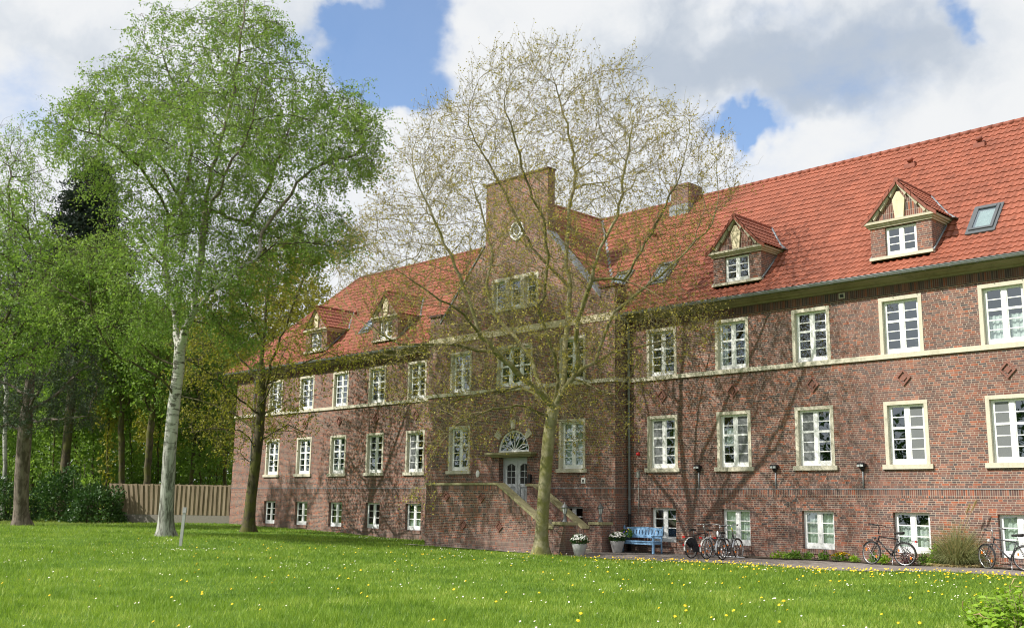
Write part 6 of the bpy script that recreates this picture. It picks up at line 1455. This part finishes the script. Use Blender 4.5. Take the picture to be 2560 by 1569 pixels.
# ------------------------------------------------------------------ shrub at the lower right edge
def big_leaf(mb_v, mb_f, p, d, up, L, w):
    d = d/np.linalg.norm(d); s_ = np.cross(d, up); s_ /= np.linalg.norm(s_)+1e-9; n_ = np.cross(s_, d); b_ = len(mb_v)
    for f, ww, z in ((0, 0, 0), (.30, .9, .05), (.62, .8, .03), (1.0, 0, -.10)):
        c = p+d*L*f+n_*L*z
        if ww: mb_v += [c-s_*w*ww+n_*L*.05, c, c+s_*w*ww+n_*L*.05]
        else: mb_v.append(c)
    mb_f += [(b_, b_+2, b_+1), (b_, b_+3, b_+2), (b_+1, b_+2, b_+5), (b_+1, b_+5, b_+4), (b_+2, b_+3, b_+6), (b_+2, b_+6, b_+5), (b_+4, b_+5, b_+7), (b_+5, b_+6, b_+7)]
def lime_shrub():
    r_ = np.random.default_rng(55); c = at_depth(2578, 1569, 10.6); z0 = gz(c[0], c[1]); t = thing('lime_shrub', 'bright lime green leafy shrub with brown seed heads at the lower right corner', 'shrub', (c[0], c[1], z0))
    V = []; Fc = []; st = MB(); dry = MB(); H = 2+(1262-1452)/F_PX*10.6-z0
    for k in range(115):
        a = r_.uniform(0, 6.28); e = r_.uniform(.25, 1.5); rad = .62*math.cos(e)+.06; tip = np.array([math.cos(a)*rad, math.sin(a)*rad, (H+.03)*(.55+.45*math.sin(e))*r_.uniform(.72, 1.06)])
        b0 = np.array([math.cos(a)*.1, math.sin(a)*.1, 0]); mid = (b0+tip)/2+np.array([0, 0, .08]); st.tube([b0, mid, tip], [.006, .005, .003], 4)
        up = tip-mid; up /= np.linalg.norm(up)
        for j in range(12):
            u = .25+.75*j/11; p = mid+(tip-mid)*u; ang = j*2.4+a; d = np.array([math.cos(ang), math.sin(ang), r_.uniform(-.25, .5)]); big_leaf(V, Fc, p, d, up+r_.normal(0, .2, 3), r_.uniform(.06, .115), r_.uniform(.018, .030))
        if r_.random() < .34:
            q = tip+np.array([0, 0, .01]); o_ = r_.normal(0, .03, 3); dry.tube([tip-up*.02, q+o_, q+o_*1.6+np.array([0, 0, .035]), q+o_*2.6+np.array([0, 0, .03])], [.003, .006, .008, .002], 4)
    np_mesh('leaves', np.array(V), 3, M['lb_bush'], t, faces=np.array(Fc)); st.build('stems', M['bk_twig'], t); dry.build('seed_heads', M['straw'], t)
lime_shrub()

# ------------------------------------------------------------------ grass and flowers of the lawn
def on_lawn(x, y):
    b_ = (y < -.05) & ~((x > XRL-.05) & (x < XRR+.05) & (y > YR-.1))
    b_ &= ~((x > LX-.1) & (x < -25.3) & (y > -3.98)) & ~((x > -34.3) & (x < -26.3) & (y > -4.2))
    b_ &= ~((x > -26.5) & (y > path_front(x)+.03))
    return b_ | ((x < XL-.3) & (y < 25))
hd = math.atan2(FWD[0], FWD[1])
def field(x, y): return .5*np.sin(x*.55+1.3*np.sin(y*.31))*np.sin(y*.62+1.1*np.sin(x*.23+2))+.3*np.sin(x*1.7+y*.9)*np.sin(y*1.9-x*.6)+.25*np.sin(x*3.9-y*2.3)*np.sin(y*4.1+x*1.1)
def grass_mat():
    m_, N, b = mat('meadow grass blades')
    g = N.add('ShaderNodeNewGeometry'); tc = N.add('ShaderNodeTexCoord'); o = tc.outputs['Object']
    n1 = N.noise(o, .45, 4, .6); n2 = N.noise(o, 2.2, 4, .6)
    f = N.math('ADD', N.math('MULTIPLY', g.outputs['Random Per Island'], .45), N.math('ADD', N.maprange(n1, .32, .68, -.05, .40, False), N.maprange(n2, .32, .68, -.10, .28, False)), clamp=True)
    c = N.ramp(f, [(0.05, (0.075, 0.155, 0.018)), (0.4, (0.18, 0.30, 0.032)), (0.75, (0.31, 0.42, 0.065)), (1.0, (0.50, 0.53, 0.18))])
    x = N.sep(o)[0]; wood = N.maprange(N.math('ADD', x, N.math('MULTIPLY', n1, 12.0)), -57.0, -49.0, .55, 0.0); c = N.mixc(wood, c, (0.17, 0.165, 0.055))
    N.l.new(c, b.inputs['Base Color']); b.inputs['Roughness'].default_value = .5; b.inputs['Specular IOR Level'].default_value = .3
    tr = N.add('ShaderNodeBsdfTranslucent'); N.l.new(N.mixc(1.0, c, (1.15, 1.2, .7), 'MULTIPLY'), tr.inputs['Color'])
    ms = N.add('ShaderNodeMixShader'); ms.inputs[0].default_value = .4; N.l.new(b.outputs[0], ms.inputs[1]); N.l.new(tr.outputs[0], ms.inputs[2]); N.l.new(ms.outputs[0], N.n['Material Output'].inputs[0])
    return m_
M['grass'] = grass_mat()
r_ = np.random.default_rng(101); n = 560000
rad = 9.5*(78/9.5)**r_.random(n); th = hd+r_.uniform(-.66, .66, n); x = CAM[0]+rad*np.sin(th); y = CAM[1]+rad*np.cos(th)
k = on_lawn(x, y); x, y, rad = x[k], y[k], rad[k]
fz_ = field(x, y); k = r_.random(len(x)) < np.clip(.8+.35*fz_, .35, 1); x, y, rad, fz_ = x[k], y[k], rad[k], fz_[k]; n = len(x)
tuft = np.zeros(n)
for c in range(70):
    rr = r_.uniform(11, 38); a = hd+r_.uniform(-.6, .6); cx_, cy_ = rr*math.sin(a), CAM[1]+rr*math.cos(a); s_ = r_.uniform(.12, .38); tuft = np.maximum(tuft, np.exp(-((x-cx_)**2+(y-cy_)**2)/s_**2))
h = (.055+.05*r_.random(n))*(1+.45*fz_)+.10*tuft*r_.random(n); wd = .0042*np.maximum(1, rad/12)**.85*(.7+.6*r_.random(n))
z = ground(x, y)-.006; b_ = np.stack([x, y, z], 1); ang = r_.uniform(0, 2*math.pi, n); lean = np.stack([np.cos(ang), np.sin(ang), 0*ang], 1)*(h*r_.uniform(.15, .85, n))[:, None]
a2 = r_.uniform(0, math.pi, n); s_ = np.stack([np.cos(a2), np.sin(a2), 0*a2], 1)*wd[:, None]; tip = b_+lean+np.stack([0*h, 0*h, h], 1)
tag(np_mesh('grass', np.stack([b_-s_, b_+s_, tip], 1).reshape(-1, 3), 3, M['grass']), kind='stuff')
def scatter(n, fn):
    out = []
    while len(out) < n:
        x, y = fn()
        if on_lawn(np.array([x]), np.array([y]))[0]: out.append((x, y))
    return np.array(out)
def band():
    x = -24.5+16.5*r_.random()**.72; return x, float(path_front(x))-.22-r_.exponential(.8+1.1*(x+24.5)/16)
def wide():
    rr = 12+26*r_.random()**.75; a = hd+r_.uniform(-.2, .62)-.1; return rr*math.sin(a), CAM[1]+rr*math.cos(a)
def wide2():
    rr = 12+30*r_.random()**.8; a = hd+r_.uniform(-.62, .62); return rr*math.sin(a), CAM[1]+rr*math.cos(a)
dl = np.concatenate([scatter(430, band), scatter(150, wide), scatter(70, wide2)])
cl = scatter(90, wide2); da = np.concatenate([np.concatenate([c+r_.normal(0, .35, (r_.integers(2, 9), 2)) for c in cl]), scatter(250, wide2), np.array([[-38.5, -2.2]])+r_.normal(0, 1, (60, 2))*np.array([1.6, .5])])
da = da[on_lawn(da[:, 0], da[:, 1])]
def flower_mesh(kind, seed):
    r_ = np.random.default_rng(seed); mb = MB(); nrm = np.array([r_.normal(0, .35), r_.normal(-.35, .3), 1.0])
    if kind == 'd': h = r_.uniform(.09, .14); mb.tube([(0, 0, 0), (.005, .004, h*.6), (0, 0, h)], .0035, 3, 1); blossom(mb, (0, 0, h), .0235*r_.uniform(.85, 1.25), nrm, 0, 8); blossom(mb, (0, 0, h+.007), .014, nrm, 0, 6)
    else: h = r_.uniform(.07, .11); mb.tube([(0, 0, 0), (0, 0, h)], .002, 3, 1); blossom(mb, (0, 0, h), .016*r_.uniform(.85, 1.2), nrm, 0, 8); blossom(mb, (0, 0, h+.004), .007, nrm, 2, 4)
    return mb
def lay(pts, kind, name, label, cat, group, mats):
    dist = np.hypot(pts[:, 0]-CAM[0], pts[:, 1]-CAM[1]); pts = pts[np.argsort(dist)]
    protos = []
    for s_ in range(5):
        o = flower_mesh(kind, 300+s_).build(name, mats); tag(o, label, cat, group); protos.append(o)
    used = set()
    for i, (x, y) in enumerate(pts[:300]):
        s_ = i % 5
        if s_ in used: o = protos[s_].copy(); col.objects.link(o)
        else: o = protos[s_]; used.add(s_)
        o.location = (x, y, gz(x, y)-.004); o.rotation_euler = (0, 0, r_.uniform(-.8, .8)); o.scale = (1, 1, 1)
    if len(pts) > 300:
        V = []; Fc = []; mi = []; allb = MB()
        for i, (x, y) in enumerate(pts[300:]):
            f = flower_mesh(kind, 300+i % 5); b_ = len(allb.v); z = gz(x, y)-.004; allb.v += [(vx+x, vy+y, vz+z) for vx, vy, vz in f.v]; allb.f += [tuple(b_+q for q in ff) for ff in f.f]; allb.m += f.m; allb.sm += f.sm
        tag(allb.build(name+'s', mats), kind='stuff')
lay(dl, 'd', 'dandelion', 'yellow dandelion flower standing in the lawn', 'flower', 'dandelions in the lawn', [M['yellow'], M['lb_bed'], M['yellow']])
lay(da, 'w', 'daisy', 'small white daisy standing in the lawn', 'flower', 'daisies in the lawn', [M['petal'], M['lb_bed'], M['yellow']])
